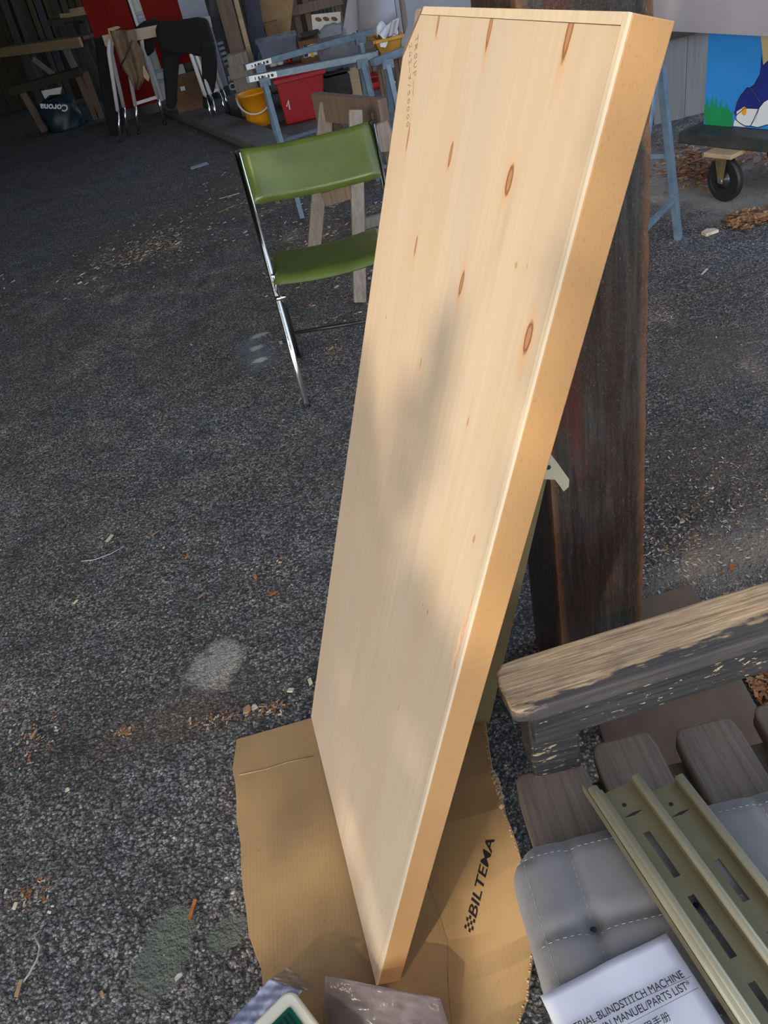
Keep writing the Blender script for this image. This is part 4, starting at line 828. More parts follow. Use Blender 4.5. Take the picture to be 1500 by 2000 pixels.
# ================================================================== lockers, tarps and timber along the back
lk = thing('locker', 'tall red and white painted locker at the back of the shed', 'locker', (-1.6, 11.2, 0)); yl = 11.0
def vpan(pl, pr_, y, name, mat, z0=.10, z1=2.3, parent=None, dep=.03, bev=.004, **k):
    x0, x1 = A(*pl, y)[0], A(*pr_, y)[0]; return MB().box(min(x0, x1), max(x0, x1), y, y+dep, z0, z1).build(name, mat, parent, bevel=bev, **k)
vpan((184, 72), (261, 45), yl, 'door', M_red, .12, 2.3, lk, label='red door'); xa, xb = A(184, 72, yl)[0], A(417, 66, yl)[0]
vpan((222, 60), (226, 60), yl-.012, 'door_ridge', M_red, .12, 2.3, lk, .012)
vpan((264, 45), (270, 45), yl-.005, 'stile', M_white, .12, 2.3, lk); vpan((270, 45), (286, 42), yl+.06, 'back_panel', M_white, .12, 2.3, lk)
for py in (28, 42, 150, 170): z_ = A(278, py, yl)[2]; vpan((270, 45), (286, 42), yl, 'shelf', M_paleblue, z_, z_+.03, lk, .06)
vpan((286, 42), (357, 36), yl-.004, 'door', M_red, .45, 2.3, lk, label='red door right of the open shelves'); vpan((286, 42), (330, 36), yl+.02, 'lower_panel', M_white, .10, .45, lk); vpan((357, 36), (417, 66), yl, 'door', M_paleblue, .12, 2.3, lk, label='pale grey door')
MB().box(xa, xb, yl+.09, yl+.5, .0, 2.3).build('carcass', M_tubeblack, lk)
# two folding sawhorses with white and chrome legs
def whorse(label, b0, b1, feet, tops, zt, group='white folding sawhorses'):
    t = thing('folding_sawhorse', label, 'sawhorse', ((b0+b1)/2*[1, 1, 0]).tolist(), group); MB().beam(b0, b1, .05, .10).build('timber_beam', M_palebeam, t, bevel=.004)
    for f_, t_, mt in zip(feet, tops, (0, 0, 0, 1)):
        k = f_*.34+t_*.66; kn = t_*.88+f_*.12+V3(-.02, 0, 0); jn = f_*.68+t_*.32
        MB().tube([t_, kn, jn], .021, 10).build('upper_leg', M_whitel, t, smooth=True); MB().tube([jn, f_+V3(0, 0, .02)], .016, 10).build('lower_leg', M_chrome, t, smooth=True); MB().tube([f_, f_+V3(0, 0, .03)], .021, 10).build('foot', M_rubber, t, smooth=True)
    a_, b_ = feet[1]*.66+tops[1]*.34, feet[2]*.66+tops[2]*.34; MB().beam(a_, b_, .02, .03).build('cross_bar', M_whitel, t); return t
b0, b1 = A(203, 80, 9.75), A(318, 58, 9.75); fe = [G(237, 278), G(272, 262), G(323, 244), G(252, 265)]; tp = [A(213, 76, 9.70), A(246, 78, 9.72), A(276, 72, 9.78), A(217, 80, 9.82)]
whorse('white-legged folding sawhorse with a pale timber beam at the left', b0, b1, fe, tp, .9)
b0, b1 = A(312, 58, 9.62), A(412, 42, 9.62); fe = [G(418, 243), G(428, 241), G(446, 232), G(452, 226)]; tp = [A(362, 60, 9.56), A(372, 58, 9.60), A(384, 56, 9.66), A(392, 54, 9.7)]
whorse('white-legged folding sawhorse under the black clothes', b0, b1, fe, tp, .9)
def cloth(polys, y, dep, name, mat, label, cat, parts=()):
    t = thing(name, label, cat, (A(*polys[0][1][0], y)[0], y, max(0, min(A(*p, y)[2] for p in polys[0][1]))))
    for nm, pts, dy in polys: MB().prism([A(px, py, y+dy) for px, py in pts], (0, dep, 0)).build(nm, mat if nm != 'lining' else M_tancloth, t, bevel=dep*.35, seg=3)
    return t
cloth([('waist', [(302, 60), (308, 44), (330, 42), (360, 38), (385, 34), (405, 37), (412, 60), (420, 84), (395, 112), (372, 108), (352, 108), (330, 104), (312, 96)], 0), ('trouser_leg', [(312, 80), (352, 100), (347, 150), (345, 205), (336, 215), (325, 212), (319, 150)], .06), ('trouser_leg', [(392, 80), (420, 84), (424, 120), (423, 150), (412, 212), (397, 214), (394, 170)], -.02)], 9.50, .09, 'black_trousers', M_black, 'black trousers hanging over the right folding sawhorse', 'trousers')
cloth([('body', [(262, 56), (280, 42), (303, 36), (318, 44), (318, 66), (300, 78), (302, 100), (288, 112), (282, 96), (270, 70)], 0)], 9.84, .06, 'black_jacket', M_black, 'black jacket bunched over the beam between the two sawhorses', 'jacket')
cloth([('body', [(184, 78), (200, 70), (212, 80), (222, 130), (238, 200), (240, 262), (214, 266), (196, 180)], 0)], 10.15, .08, 'black_coat', M_black, 'black coat hanging behind the left end of the timber beam', 'coat')
rows = []
Lp = [(214, 60), (222, 84), (231, 112), (239, 134), (252, 152), (262, 172)]; Rp = [(262, 58), (268, 84), (279, 104), (284, 126), (284, 152), (272, 176)]
for (a_, b_) in zip(Lp, Rp): rows.append([A(a_[0]+(b_[0]-a_[0])*u, a_[1]+(b_[1]-a_[1])*u, 9.60)+V3(0, -.035*math.sin(u*11), 0) for u in np.linspace(0, 1, 15)])
apr = thing('brown_apron', 'brown work apron draped over the timber beam of the left sawhorse', 'apron', (A(240, 60, 9.6)[0], 9.6, .45)); MB().sheet(rows, (0, .02, 0)).build('drape', M_brown_cloth, apr, smooth=True)
slab([(210, 56), (228, 51), (236, 54), (222, 60), (220, 78), (214, 76)], 9.61, .03, 'lining', M_tancloth, apr, .006); slab([(276, 124), (283, 132), (292, 150), (290, 160), (280, 150)], 9.61, .02, 'lining', M_tancloth, apr, .004)
MB().tube([A(258, 78, 9.55), A(252, 92, 9.55), A(245, 112, 9.56), A(234, 132, 9.56)], .008, 6).build('strap', M_tubeblack, apr, smooth=True)
bx_ = thing('carton', 'brown carton standing on the floor under the black trousers', 'carton', (A(370, 210, 10.2)[0], 10.3, 0)); PB((349, 222), (392, 142), 10.2, .3, 'box', M_cardd, bx_); PB((354, 178), (360, 168), 10.196, .006, 'tag', M_sticker, bx_, 0)
# tarps, timber and sheets
tp_ = thing('navy_tarp', 'navy banner with white lettering hanging left of the brown timber', 'banner', (A(440, 190, 10.0)[0], 10, 0))
slab([(396, -80), (428, -80), (452, 70), (471, 130), (474, 196), (462, 200), (446, 140), (428, 90), (412, 40)], 10.0, .02, 'cloth', M_navy, tp_, .003)
for k in range(5): slab([(423+3*k, 84+10*k), (434+3*k, 80+10*k), (437+3*k, 85+10*k), (426+3*k, 89+10*k)], 9.994, .004, 'pale_stripe', M_paleblue, tp_, 0)
for body, px, py, sz in (('BAUT', 447, 159, .066), ('CKA', 449, 177, .10), ('TEXT', 451, 187, .05)):
    if body == 'TEXT': continue
    text_part('lettering', body, sz, M_whiteink, frame(A(px, py, 9.992), (1, 0, 0), (0, -1, 0)), tp_, .0008, off=.003)
o = MB().box(A(455, 125, 9.85)[0], A(484, 125, 9.85)[0], 9.85, 10.0, 0, 2.6).build('brown_timber', M_brownwood, bevel=.006); tag(o, 'broad upright brown timber beside the navy banner', 'timber')
o = MB().box(A(488, 125, 9.88)[0], A(497, 125, 9.88)[0], 9.88, 9.93, 0, 2.6).build('tan_batten', M_sap, bevel=.003); tag(o, 'thin tan batten standing right of the brown timber', 'batten')
for k, (za, zb) in enumerate(((.02, .12), (.13, .235), (.245, .36), (.37, .48), (.485, .58))):
    x0 = A(462, 180, 9.55)[0]; o = MB().box(x0-.02*(k % 2), x0+.27-.015*k, 9.42+.015*(k % 3), 9.62, za-.02 if k == 0 else za-.01, zb).build('timber_block', M_greywood, bevel=.004)
    tag(o, ['lowest grey block of the stack behind the yellow bucket', 'second lowest grey block behind the yellow bucket', 'middle grey block of the stack behind the bucket', 'second highest grey block behind the bucket', 'topmost grey block of the stack behind the bucket'][k], 'block', 'grey timber blocks behind the bucket')
o = slab([(466, -80), (495, -80), (516, 62), (521, 75), (505, 82), (503, 120), (500, 126), (484, 60)], 10.3, .03, 'navy_tarp', M_navy); tag(o, 'plain navy tarp hanging right of the brown timber', 'tarp')
o = slab([(495, 0), (488, -60), (580, -60), (572, 10), (566, 72), (520, 74), (510, 40)], 10.6, .02, 'tan_cardboard', M_cardb); tag(o, 'tan cardboard panel standing behind the clear tub', 'cardboard')
o = MB().box(A(520, 70, 10.4)[0], A(547, 66, 10.4)[0], 10.4, 10.55, 0, A(534, 42, 10.4)[2]).build('carton', M_cardd, bevel=.004); tag(o, 'tall narrow brown carton in front of the tan cardboard panel', 'carton')
rk = thing('timber_rack', 'brown timber rack with open bays behind the white board', 'rack', (A(620, 60, 11)[0], 11.1, 0))
x0, x1 = A(574, 60, 11)[0], A(676, 40, 11)[0]
for px in (577, 600, 661): xx = A(px, 50, 11)[0]; MB().box(xx, xx+.07, 11.0, 11.08, 0, 2.4).build('upright', M_brownwood, rk, bevel=.004)
for py in (10, 75): z_ = A(620, py, 11)[2]; MB().box(x0, x1, 10.96, 11.06, z_-.05, z_+.05).build('rail', M_brownwood, rk, bevel=.004)
for py in (-30, 40): z_ = A(615, py, 11)[2]; MB().box(A(590, 40, 11.2)[0], A(617, 40, 11.2)[0], 11.12, 11.15, z_-.18, z_+.12).build('back_board', M_cardd, rk)
for px in (625, 633, 641, 649): xx = A(px, 20, 11.2)[0]; MB().tube([(xx, 11.2, .4), (xx, 11.2, 2.3)], .02, 8).build('rod', M_grey_plank, rk, smooth=True)
hb_ = thing('white_board', 'white board with three oval finger holes', 'board', (A(637, 75, 9.9)[0], 9.9, .4)); slab([(608, 29), (665, 23), (667, 66), (612, 79)], 10.05, .02, 'panel', M_pboard, hb_)
for px, py in ((622, 38), (637, 37), (653, 37)):
    c_ = A(px, py, 10.044); MB().prism([c_+V3(.036*math.cos(t)*.95, 0, .021*math.sin(t)-.010*math.cos(t)) for t in np.linspace(0, 2*math.pi, 15)[:-1]], (0, .006, 0)).build('finger_hole', M_cardd, hb_)
MB().box(A(612, 80, 10)[0]-.05, A(668, 70, 10)[0]+.1, 9.98, 10.2, 0, A(612, 80, 10.05)[2]-.02).build('chest', M_brownwood, None, bevel=.005); tag(bpy.data.objects['chest'], 'plain brown chest carrying the white board', 'chest')
# dark left end: table, low bench, bag, standing lumber
tb_ = thing('work_table', 'rough work table with a tan front plank at the far left', 'table', (-3.3, 12.6, 0)); a_, b_ = G(-6, 104, .86), G(158, 82, .86)
d_ = (b_-a_)/np.linalg.norm(b_-a_); n_ = V3(-d_[1], d_[0], 0); n_ = n_ if n_[1] > 0 else -n_
MB().beam(a_, b_, .04, .11).build('front_plank', M_sap, tb_, bevel=.006, label='tan front plank')
for k in range(2): MB().beam(a_+n_*(.10+.11*k)+V3(0, 0, .03), b_+n_*(.10+.11*k)+V3(0, 0, .03), .10, .04).build('top_plank', M_brownwood, tb_, bevel=.004)
for u in (.25, .74, .93):
    q = a_+(b_-a_)*u; MB().beam(q+n_*.1-V3(0, 0, .05), (q+n_*.18)*[1, 1, 0], .08, .05, (0, 1, 0)).build('leg', M_grey_plank if u == .74 else M_lumber[0], tb_, bevel=.003)
MB().beam(A(65, 115, 12.4), A(112, 152, 12.3), .06, .04, (0, 1, 0)).build('brace', M_grey_plank, tb_)
lb = thing('low_bench', 'low dark bench in front of the work table', 'bench', (-3.1, 11.9, 0)); p_, q_ = A(20, 178, 11.7), A(160, 138, 11.7); MB().beam(p_, q_, .2, .09).build('seat', M_beamdark, lb, bevel=.006)
for px, py, fx, fy in ((42, 176, 90, 262), (150, 142, 196, 250), (165, 140, 190, 210)): MB().beam(A(px, py, 11.72), A(fx, fy, 11.72)*[1, 1, 0]+V3(0, 0, .0), .08, .06, (0, 1, 0)).build('leg', M_brownwood, lb, bevel=.004)
bgc = V3(A(120, 235, 11.4)[0], 11.5, 0); tbag = thing('teal_bag', 'dark teal shopping bag with white lettering on the floor at the left', 'bag', bgc)
mb = MB(); nU, nV = 28, 16; vv = []
for i in range(nV+1):
    for j in range(nU):
        t = 2*math.pi*j/nU; h = i/nV; r_ = (.225 if h < .8 else .225-.5*(h-.8))*(1+.07*math.sin(3*t+h*6)+.05*math.sin(7*t-h*9)); vv.append(bgc+V3(r_*math.cos(t)*1.05, r_*math.sin(t)*.7, .36*h+.02*math.sin(4*t)*h))
mb.add(vv, [(i*nU+j, i*nU+(j+1) % nU, (i+1)*nU+(j+1) % nU, (i+1)*nU+j) for i in range(nV) for j in range(nU)]+[tuple(range(nU-1, -1, -1)), tuple(nV*nU+j for j in range(nU))]); mb.build('body', M_teal, tbag, smooth=True)
text_part('lettering', 'Corona', .105, M_whiteink, frame(A(133, 205, 11.4-.12)+V3(0, 0, .0), (-1, 0, .25), (0, -1, .0)), tbag, .002, shear=.2, off=.003)
o = slab([(80, 178), (120, 170), (118, 184), (96, 186), (88, 194)], 11.5, .05, 'folded_paper', M_white); o.location.y += .0; tag(o, 'folded white paper sticking out of the dark teal bag', 'paper')
lum = [(2, 0, .10, 1.8, 0), (22, 0, .07, 1.9, 2), (36, 5, .13, 2.1, 0), (56, -5, .07, 2.0, 1), (70, 0, .10, 1.75, 2), (88, 3, .09, 2.0, 1), (104, -4, .12, 1.6, 0), (122, 2, .08, 2.2, 1), (140, 0, .09, 2.0, 0), (154, -2, .06, 1.9, 1)]
nmz = ['leftmost', 'second', 'third', 'fourth', 'fifth', 'sixth', 'seventh', 'eighth', 'ninth', 'tenth']
for k, (px, ln, w_, h_, mi) in enumerate(lum):
    xx = A(px, 40, 13.9)[0]; yy = 14.2+.05*(k % 3); f_ = V3(xx, yy-.02, .0); o = MB().beam(f_, V3(xx+.002*ln, 14.57, h_+.4), w_, .04, (0, 1, 0)).build('lumber_plank', M_lumber[mi], bevel=.003)
    tag(o, 'dark plank leaning on the back wall, %s from the left' % nmz[k], 'plank', 'dark planks leaning on the back wall')
for k, (pa, pb) in enumerate((((118, 31), (172, 25)), ((137, 22), (172, 16)))):
    a_, b_ = A(*pa, 13.25), A(*pb, 13.25); o = MB().beam(a_, b_, .10, .05).build('pale_stick', M_sap, bevel=.003); tag(o, ['lower pale stick lying on the shelf beside the red locker', 'upper pale stick lying on the shelf beside the red locker'][k], 'stick', 'pale sticks beside the red locker')
zz = min(A(118, 31, 12.6)[2], A(172, 25, 12.6)[2])
sf = thing('timber_shelf', 'dark timber shelf carrying pale sticks beside the red locker', 'shelf', (A(145, 60, 13.3)[0], 13.3, 0)); MB().beam(A(95, 44, 13.3), A(180, 30, 13.3), .3, .05).build('board', M_lumber[0], sf)
for px in (135, 160): q = A(px, 45, 13.3); MB().box(q[0]-.05, q[0]+.05, 13.3, 13.38, 0, q[2]).build('upright', M_lumber[2], sf)

# ================================================================== right side: dolly, mural, hanging panel
dirv = G(1500, 290, .25)-G(1325, 272, .25); dirv[2] = 0; dirv /= np.linalg.norm(dirv); nr = V3(-dirv[1], dirv[0], 0); nr = nr if nr[0] > 0 else -nr
d0 = G(1325, 257, .305); dol = thing('dolly', 'black wooden dolly platform on rubber casters', 'dolly', (*(d0+dirv*.5)[:2], 0))
def DP(u, v, z): return np.array([*(d0+dirv*u+nr*v)[:2], z])
MB().prism([DP(0, 0, .245), DP(1.3, 0, .245), DP(1.3, .55, .245), DP(-.0, .55, .245)], (0, 0, .06)).build('platform', M_dolly, dol, bevel=.006)
def caster(u, v, yaw=0):
    c = DP(u, v, 0); MB().prism([DP(u-.10, v-.05, .222), DP(u+.06, v-.05, .222), DP(u+.06, v+.07, .222), DP(u-.10, v+.07, .222)], (0, 0, .022)).build('mounting_block', M_sap, dol, bevel=.003)
    ax_ = V3(.945, .33, 0); fwd = V3(-.33, .945, 0); Mw = np.stack([fwd, V3(0, 0, 1), ax_], 1); wc = c+V3(0, 0, .108)
    w_ = MB().lathe([(.045, -.014), (.078, -.014), (.080, -.02), (.100, -.019), (.108, -.010), (.108, .010), (.100, .019), (.080, .02), (.078, .014), (.045, .014)], wc, 36, Mw).build('wheel', M_rubber, dol, smooth=False); MB().lathe([(.012, -.03), (.02, -.022), (.045, -.016), (.045, .016), (.02, .022), (.012, .03)], wc, 20, Mw).build('hub', M_tubeblack, dol, smooth=True)
    for s_ in (-1, 1):
        o_ = ax_*s_*.030; MB().prism([wc+o_-fwd*.014-V3(0, 0, .012), wc+o_+fwd*.014-V3(0, 0, .012), wc+o_+fwd*.045+V3(0, 0, .115), wc+o_-fwd*.030+V3(0, 0, .115)], ax_*s_*.004).build('fork', M_zinc, dol)
    MB().prism([wc-ax_*.036-fwd*.03+V3(0, 0, .112), wc+ax_*.036-fwd*.03+V3(0, 0, .112), wc+ax_*.036+fwd*.05+V3(0, 0, .112), wc-ax_*.036+fwd*.05+V3(0, 0, .112)], (0, 0, .008)).build('swivel_plate', M_zinc, dol); MB().lathe([(.011, -.036), (.011, .036)], wc, 10, Mw).build('axle', M_chrome, dol)
g_ = G(1413, 392, 0); uu = (g_-d0).dot(dirv); vv_ = (g_-d0)[:2].dot(nr[:2]); caster(uu, vv_); caster(1.1, .12); caster(uu, .46); caster(1.1, .46)
mu = thing('painted_panel', 'painted panel with blue sky, green grass and a cartoon figure', 'panel', (*DP(.4, .2, 0)[:2], .305)); m0 = G(1374, 242, .307); m0 = np.array([*m0[:2], .306])
def MP(u, z, e=0): return np.array([*(m0+dirv*u-nr*e)[:2], z])
def mpx(px, py, e=0):
    p = PL(px, py, m0, nr); return p-nr*e
MB().prism([MP(0, .306), MP(1.25, .306), MP(1.25, 1.5), MP(0, 1.5)], nr*.018).build('backing', M_skyblue, mu, bevel=.001)
def paint(nm, pts, mat, e): return MB().prism([mpx(px, py, e) for px, py in pts], nr*.0006).build(nm, mat, mu)
for k, (bx0, bx1, tx_, ty_) in enumerate(((1377, 1386, 1381, 188), (1380, 1392, 1392, 186), (1386, 1396, 1388, 196), (1390, 1402, 1399, 187), (1396, 1404, 1410, 192), (1402, 1412, 1409, 196), (1406, 1417, 1421, 199), (1414, 1421, 1411, 208), (1420, 1428, 1423, 212), (1424, 1430, 1430, 219), (1377, 1384, 1378, 200))):
    mm = (bx0+bx1)/2; paint('grass_blade', [(bx0, 243.5+(bx0-1374)*.09), (bx1, 243.5+(bx1-1374)*.09), ((bx1+tx_)/2+2, 218), (tx_, ty_), ((bx0+tx_)/2-2, 218)], M_green, .0010+.0001*k)
paint('blue_leg', [(1500, 118), (1491, 127), (1487, 105), (1486, 130), (1483, 148), (1474, 165), (1465, 172), (1460, 171), (1448, 185), (1440, 200), (1435, 220), (1437, 226), (1455, 212), (1482, 212), (1500, 195), (1560, 150), (1540, 90)], M_mnavy, .0010)
paint('tan_cloth', [(1486, 70), (1490, 105), (1491, 127), (1500, 118), (1545, 85), (1540, 60)], M_mtan, .0012)
paint('white_foot', [(1439, 218), (1452, 210), (1482, 212), (1476, 230), (1466, 246), (1455, 246), (1445, 240), (1439, 233)], M_mwhite, .0012); paint('white_foot', [(1467, 246), (1477, 230), (1484, 210), (1492, 199), (1502, 193), (1560, 190), (1560, 250), (1500, 244), (1480, 249)], M_mwhite, .0013)
paint('white_foot', [(1432, 246), (1434, 233), (1438, 233), (1446, 242), (1456, 248)], M_mwhite, .0014); paint('orange_spot', [(1449, 211), (1454, 208), (1459, 211), (1458, 222), (1453, 226), (1449, 221)], M_morange, .0018)
ol = MB()
def line(pts, r=.0022): ol.tube([mpx(px, py, .0012) for px, py in pts], r, 4)
line([(1483, 148), (1474, 165), (1465, 172), (1460, 171), (1448, 185), (1440, 200), (1435, 220), (1437, 226)]); line([(1437, 226), (1455, 211), (1482, 212), (1492, 199), (1502, 193)]); line([(1482, 212), (1474, 230), (1466, 246), (1455, 246), (1445, 240), (1437, 233), (1433, 236), (1432, 246)]); line([(1466, 246), (1480, 249), (1502, 243)]); line([(1467, 173), (1486, 201)])
ol.build('outline', M_ink, mu)['kind'] = 'stuff'
lv0, lv1 = G(1318, 62, .74), G(1500, 72, .74); dv = lv1-lv0; dv /= np.linalg.norm(dv); nv = V3(-dv[1], dv[0], 0); nv = nv if nv[0] > 0 else -nv; s0 = lv0-dv*.55; s1 = lv1+dv*.5
hp_ = thing('hanging_panel', 'large lavender grey panel hanging from the roof above the painted panel', 'panel', (*((s0+s1)/2)[:2], .74)); MB().prism([s0, s1, s1+V3(0, 0, 3.46), s0+V3(0, 0, 3.46)], nv*.03).build('sheet', M_lav, hp_, bevel=.003)

# ================================================================== ground litter
def flat(name, px, py, L_, w_, ang, mat, label, cat, h_=.003, group=None, shape='rect'):
    c = G(px, py, .004); d = V3(math.cos(ang), math.sin(ang), 0); n = V3(-d[1], d[0], 0)
    if shape == 'rect': q = [(-.5, -.5), (.5, -.42), (.5, .5), (-.47, .45)]
    elif shape == 'leaf': q = [(-.5, 0), (-.25, -.4), (.1, -.5), (.4, -.2), (.5, 0), (.35, .3), (0, .5), (-.3, .35)]
    elif shape == 'disc': q = [(.5*math.cos(t), .5*math.sin(t)) for t in np.linspace(0, 2*math.pi, 13)[:-1]]
    else: q = [(-.5, -.3), (.45, -.5), (.5, .1), (.1, .5), (-.4, .4)]
    o = MB().prism([c+d*a_*L_+n*b_*w_+V3(0, 0, .002*math.sin(a_*5)) for a_, b_ in q], (0, 0, h_)).build(name, mat); return tag(o, label, cat, group)
CH = 'wood chips on the asphalt'
flat('wood_chip', 214, 1052, .034, .014, .95, M_chip[0], 'flat pale wood chip left of the thin wire', 'wood chip', group=CH)
flat('wood_splinter', 303, 1042, .034, .004, .55, M_chip[1], 'thin tan splinter right of the flat pale chip', 'splinter')
flat('wood_chip', 320, 1070, .008, .008, .2, M_chip[2], 'tiny square pale chip below the tan splinter', 'wood chip', group=CH)
flat('wood_chip', 148, 1176, .022, .008, .5, M_chip[0], 'pale pointed chip above the left stretch of asphalt', 'wood chip', group=CH, shape='leaf')
flat('dry_leaf', 365, 1088, .020, .008, .5, M_leafb, 'small orange leaf below the thin splinter', 'leaf', shape='leaf'); flat('dry_leaf', 498, 1126, .026, .011, 1.9, M_leafb, 'brown leaf standing on edge above the orange leaf', 'leaf', shape='leaf'); flat('dry_leaf', 533, 1160, .034, .010, .1, M_leafb, 'orange leaf nearest the left side of the board', 'leaf', shape='leaf')
flat('wood_chip', 393, 1164, .026, .006, .6, M_chip[1], 'narrow tan chip above the pale dusty patch', 'wood chip', group=CH); flat('wood_chip', 568, 1349, .016, .012, -.5, M_chip[0], 'square cream chip left of the board foot', 'wood chip', group=CH, h_=.005); flat('wood_chip', 606, 1332, .010, .022, .2, M_chip[0], 'upright cream chip touching the left edge of the board', 'wood chip', group=CH)
flat('brown_disc', 483, 1387, .022, .022, 0, M_chip[1], 'round tan disc above the corner of the cardboard', 'disc', .006, shape='disc'); flat('wood_chip', 497, 1383, .016, .014, .5, M_chip[2], 'grey chip beside the round tan disc', 'wood chip', h_=.006, group=CH, shape='odd')
flat('wood_splinter', 376, 1777, .040, .008, 1.25, M_leafb, 'orange-brown splinter above the grey-green paint patch', 'splinter'); flat('wood_chip', 37, 1931, .030, .009, 1.4, M_chip[1], 'brown chip at the lower left corner', 'wood chip', group=CH); flat('wood_chip', 30, 1770, .014, .009, 1.2, M_chip[0], 'cream chip near the left border of the picture', 'wood chip', group=CH)
flat('wood_chip', 66, 1435, .026, .008, 1.1, M_chip[1], 'tan stick chip left of the orange shavings', 'wood chip', group=CH); flat('wood_chip', 295, 1326, .013, .006, 1.6, M_chip[1], 'reddish chip left of the pale dusty patch', 'wood chip', group=CH); flat('wood_chip', 132, 1543, .012, .010, .3, M_chip[0], 'small cream chip in the lower left asphalt', 'wood chip', group=CH, shape='odd')
flat('wood_chip', 200, 1943, .014, .007, 2.0, M_chip[1], 'tan triangular chip left of the paint patch', 'wood chip', group=CH, shape='odd'); flat('wood_chip', 349, 1908, .018, .009, .6, M_chip[2], 'white scrap at the edge of the paint patch', 'wood chip', group=CH, shape='odd')
flat('paper_scrap', 389, 324, .16, .11, .2, M_paleblue, 'pale blue paper scrap on the dark floor left of the chair', 'paper'); flat('wood_stick', 448, 383, .16, .018, .05, M_chip[0], 'pale stick lying left of the chair backrest', 'stick'); flat('wood_stick', 443, 408, .16, .02, .6, M_chip[1], 'tan stick below the pale stick left of the chair', 'stick')
flat('wood_chip', 1385, 456, .07, .055, .3, M_chip[0], 'large pale chip by the foot of the right trestle', 'wood chip', .014, CH, 'odd'); flat('wood_chip', 1376, 531, .055, .009, .7, M_chip[0], 'thin pale sliver on the asphalt right of the post', 'wood chip', group=CH); flat('wood_chip', 1480, 428, .07, .05, .3, M_chip[1], 'tan lump of wood in front of the dolly wheel', 'wood chip', .02, CH, 'odd')
flat('leaf_scrap', 1430, 1108, .02, .015, .5, M_leafb, 'red-brown scrap on the sand above the armrest', 'leaf', shape='leaf')
wr_ = MB().tube([G(160, 1096, .004), G(185, 1093, .006), (G(215, 1082, .008)), G(243, 1067, .006)], .0014, 6).build('plastic_wire', M_paleblue, smooth=True); tag(wr_, 'thin pale curved plastic wire below the flat chip', 'wire')
rootm = MB().tube([G(68, 1828, .004), G(78, 1850, .008), G(72, 1875, .006), G(55, 1905, .006), G(45, 1918, .003)], .0022, 6).build('dry_root', M_chip[2], smooth=True); tag(rootm, 'dry grey root lying in the lower left asphalt', 'root')
def scatter(name, label, cat, n, region, size, mats, hz=.002, curl=0):
    mb = MB()
    for _ in range(n):
        p = region(); L_ = random.uniform(*size); w_ = L_*random.uniform(.12, .5); an = random.uniform(0, 6.28); d = V3(math.cos(an), math.sin(an), 0); q = V3(-d[1], d[0], 0); c = V3(p[0], p[1], hz*random.uniform(.5, 2)); t = V3(0, 0, random.uniform(-.3, .3)*L_*curl); mi = random.randrange(len(mats))
        mb.add([c-d*L_/2-q*w_/2+t, c+d*L_/2-q*w_/2, c+d*L_/2+q*w_/2-t*.5, c-d*L_/2+q*w_/2], [(0, 1, 2, 3)], mi)
    o = mb.build(name, mats, None, local=True); return tag(o, label, cat, kind='stuff')
def gauss(px, py, sx, sy):
    c = G(px, py); return lambda: (random.gauss(c[0], sx), random.gauss(c[1], sy))
def many(*fs): return lambda: random.choice(fs)()
def uni(x0, x1, y0, y1): return lambda: (random.uniform(x0, x1), random.uniform(y0, y1))
M_bits = [M_chip[0], M_chip[1], M_chip[2], MAT('bit_brown', (.16, .10, .06), .8, var=.3)]
scatter('sawdust_bits', 'scattered fine wood bits over the yard floor', 'sawdust', 1900, many(uni(-2.6, 2.2, 1.6, 7.5), uni(-2.0, 1.0, 2.2, 5), uni(-1.3, .1, .5, 2.2)), (.002, .009), [M_bits[3], M_bits[1], M_bits[2], M_bits[3]])
scatter('wood_shavings', 'thick drift of tan wood shavings behind the chair and left of it', 'shavings', 3200, many(gauss(330, 460, .25, .35), gauss(450, 350, .3, .6), gauss(640, 470, .22, .5), gauss(640, 470, .25, .7), gauss(270, 490, .2, .2), gauss(660, 330, .3, .5), gauss(200, 520, .4, .25)), (.008, .032), M_bits, .004, .6)
scatter('orange_shavings', 'orange-brown shavings in tufts above the cardboard corner', 'shavings', 700, many(gauss(410, 1410, .04, .012), gauss(245, 1430, .015, .008), gauss(520, 1385, .03, .015), gauss(530, 1110, .05, .05), gauss(660, 690, .03, .05), gauss(60, 1450, .05, .05), gauss(70, 1745, .03, .02)), (.003, .012), [M_chip[1], M_pile, M_chip[0]], .003, .8)
scatter('leaf_heap', 'rust-brown leaf and shaving heap behind the dolly wheel', 'shavings', 1500, many(gauss(1370, 315, .12, .22), gauss(1350, 340, .08, .12), gauss(1465, 430, .07, .05), gauss(1470, 300, .2, .2)), (.012, .045), [M_pile, M_chip[1], M_cardd], .012, 1.0)
def _rs():
    while True:
        x_, y_ = random.uniform(.68, .98), random.uniform(.80, 1.18)
        if x_ > .715: return x_, y_
scatter('bench_shavings', 'rust-orange shavings on the ground beneath the armrest at the right', 'shavings', 2200, _rs, (.006, .024), [M_pile, M_leafb, M_chip[1]], .006, 1.0)
scatter('yard_bits', 'brown and pale crumbs on the asphalt right of the post', 'sawdust', 2400, many(uni(.55, 1.7, 1.4, 3.6), uni(.5, 1.1, 1.4, 2.3), gauss(1370, 1000, .14, .16), gauss(1300, 1080, .08, .12)), (.003, .012), [M_bits[3], M_bits[1], M_bits[2]], .002, .5)

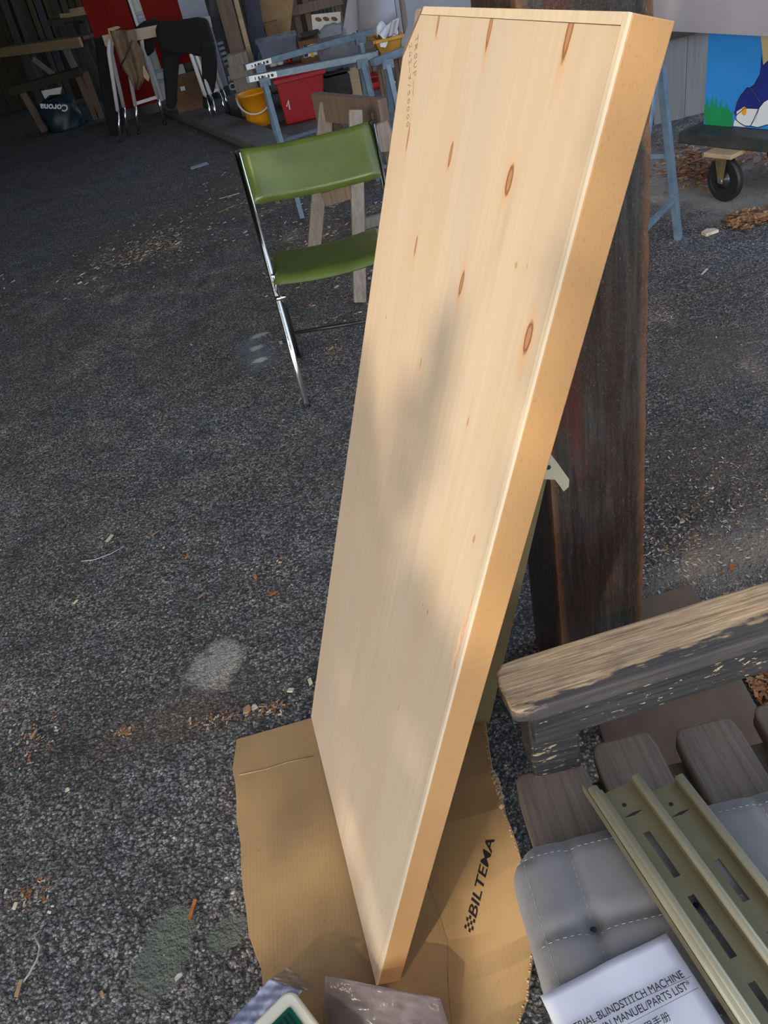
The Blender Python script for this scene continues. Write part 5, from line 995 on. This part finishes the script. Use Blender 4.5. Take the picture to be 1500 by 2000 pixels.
# ================================================================== sub-parts hang under the part they sit on
SUB = {('folding_chair', 'foot_cap'): ('frame_tube', 'rear_leg'), ('folding_chair', 'end_cap'): ('frame_tube',), ('folding_chair', 'pivot'): ('rear_leg',), ('folding_chair', 'seat_rail'): ('seat',), ('steel_trestle', 'barcode_label'): ('beam',), ('steel_trestle', 'bracket'): ('beam',),
       ('bucket', 'ear'): ('pail',), ('storage_bin', 'chalk_mark'): ('body',), ('storage_bin', 'lid_rim'): ('lid',), ('manual_booklet', 'lettering'): ('page',), ('manual_booklet', 'rule_line'): ('page',), ('cardboard_sheet', 'shop_lettering'): ('right_flap',), ('cardboard_sheet', 'checkered_flag'): ('right_flap',), ('cardboard_sheet', 'torn_edge'): ('right_flap',), ('cardboard_sheet', 'crease'): ('left_panel',),
       ('seat_cushion', 'button'): ('pad',), ('seat_cushion', 'stitching'): ('pad',), ('wooden_board', 'pencil_note'): ('face_sheet',), ('dolly', 'hub'): ('wheel',), ('dolly', 'axle'): ('wheel',), ('locker', 'door_ridge'): ('door',), ('machine_cover', 'louvre'): ('vent_panel',), ('teal_bag', 'lettering'): ('body',), ('shop_bag', 'lettering'): ('body',), ('navy_tarp', 'lettering'): ('cloth',), ('navy_tarp', 'pale_stripe'): ('cloth',),
       ('label_carton', 'label'): ('box',), ('label_carton', 'label_stripe'): ('box',), ('label_carton', 'label_block'): ('box',), ('steel_trestle', 'print_mark'): ('beam',), ('folding_sawhorse', 'foot'): ('lower_leg',), ('white_board', 'finger_hole'): ('panel',), ('steel_channel', 'bolt_hole'): ('web', 'bent_end'), ('steel_channel', 'punched_slit'): ('web',), ('steel_channel', 'rolled_lip'): ('side_wall',), ('brown_apron', 'strap'): ('drape',), ('amber_crate', 'star_sticker'): ('side',)}
def _base(n): return n.rsplit('.', 1)[0] if n[-3:].isdigit() else n
def _ctr(o): v = np.empty(len(o.data.vertices)*3); o.data.vertices.foreach_get('co', v); return v.reshape(-1, 3)
for t in [o for o in bpy.data.objects if o.parent is None and o.children]:
    kids = list(t.children)
    for c in kids:
        ps = SUB.get((_base(t.name), _base(c.name)))
        if not ps: continue
        cands = [k for k in kids if _base(k.name) in ps]
        if not cands: continue
        m = _ctr(c).mean(0); best = min(cands, key=lambda k: np.abs(np.linalg.norm(_ctr(k)-m, axis=1)).min()); c.parent = best
for o in bpy.data.objects:
    if '_o' in o.keys(): del o['_o']
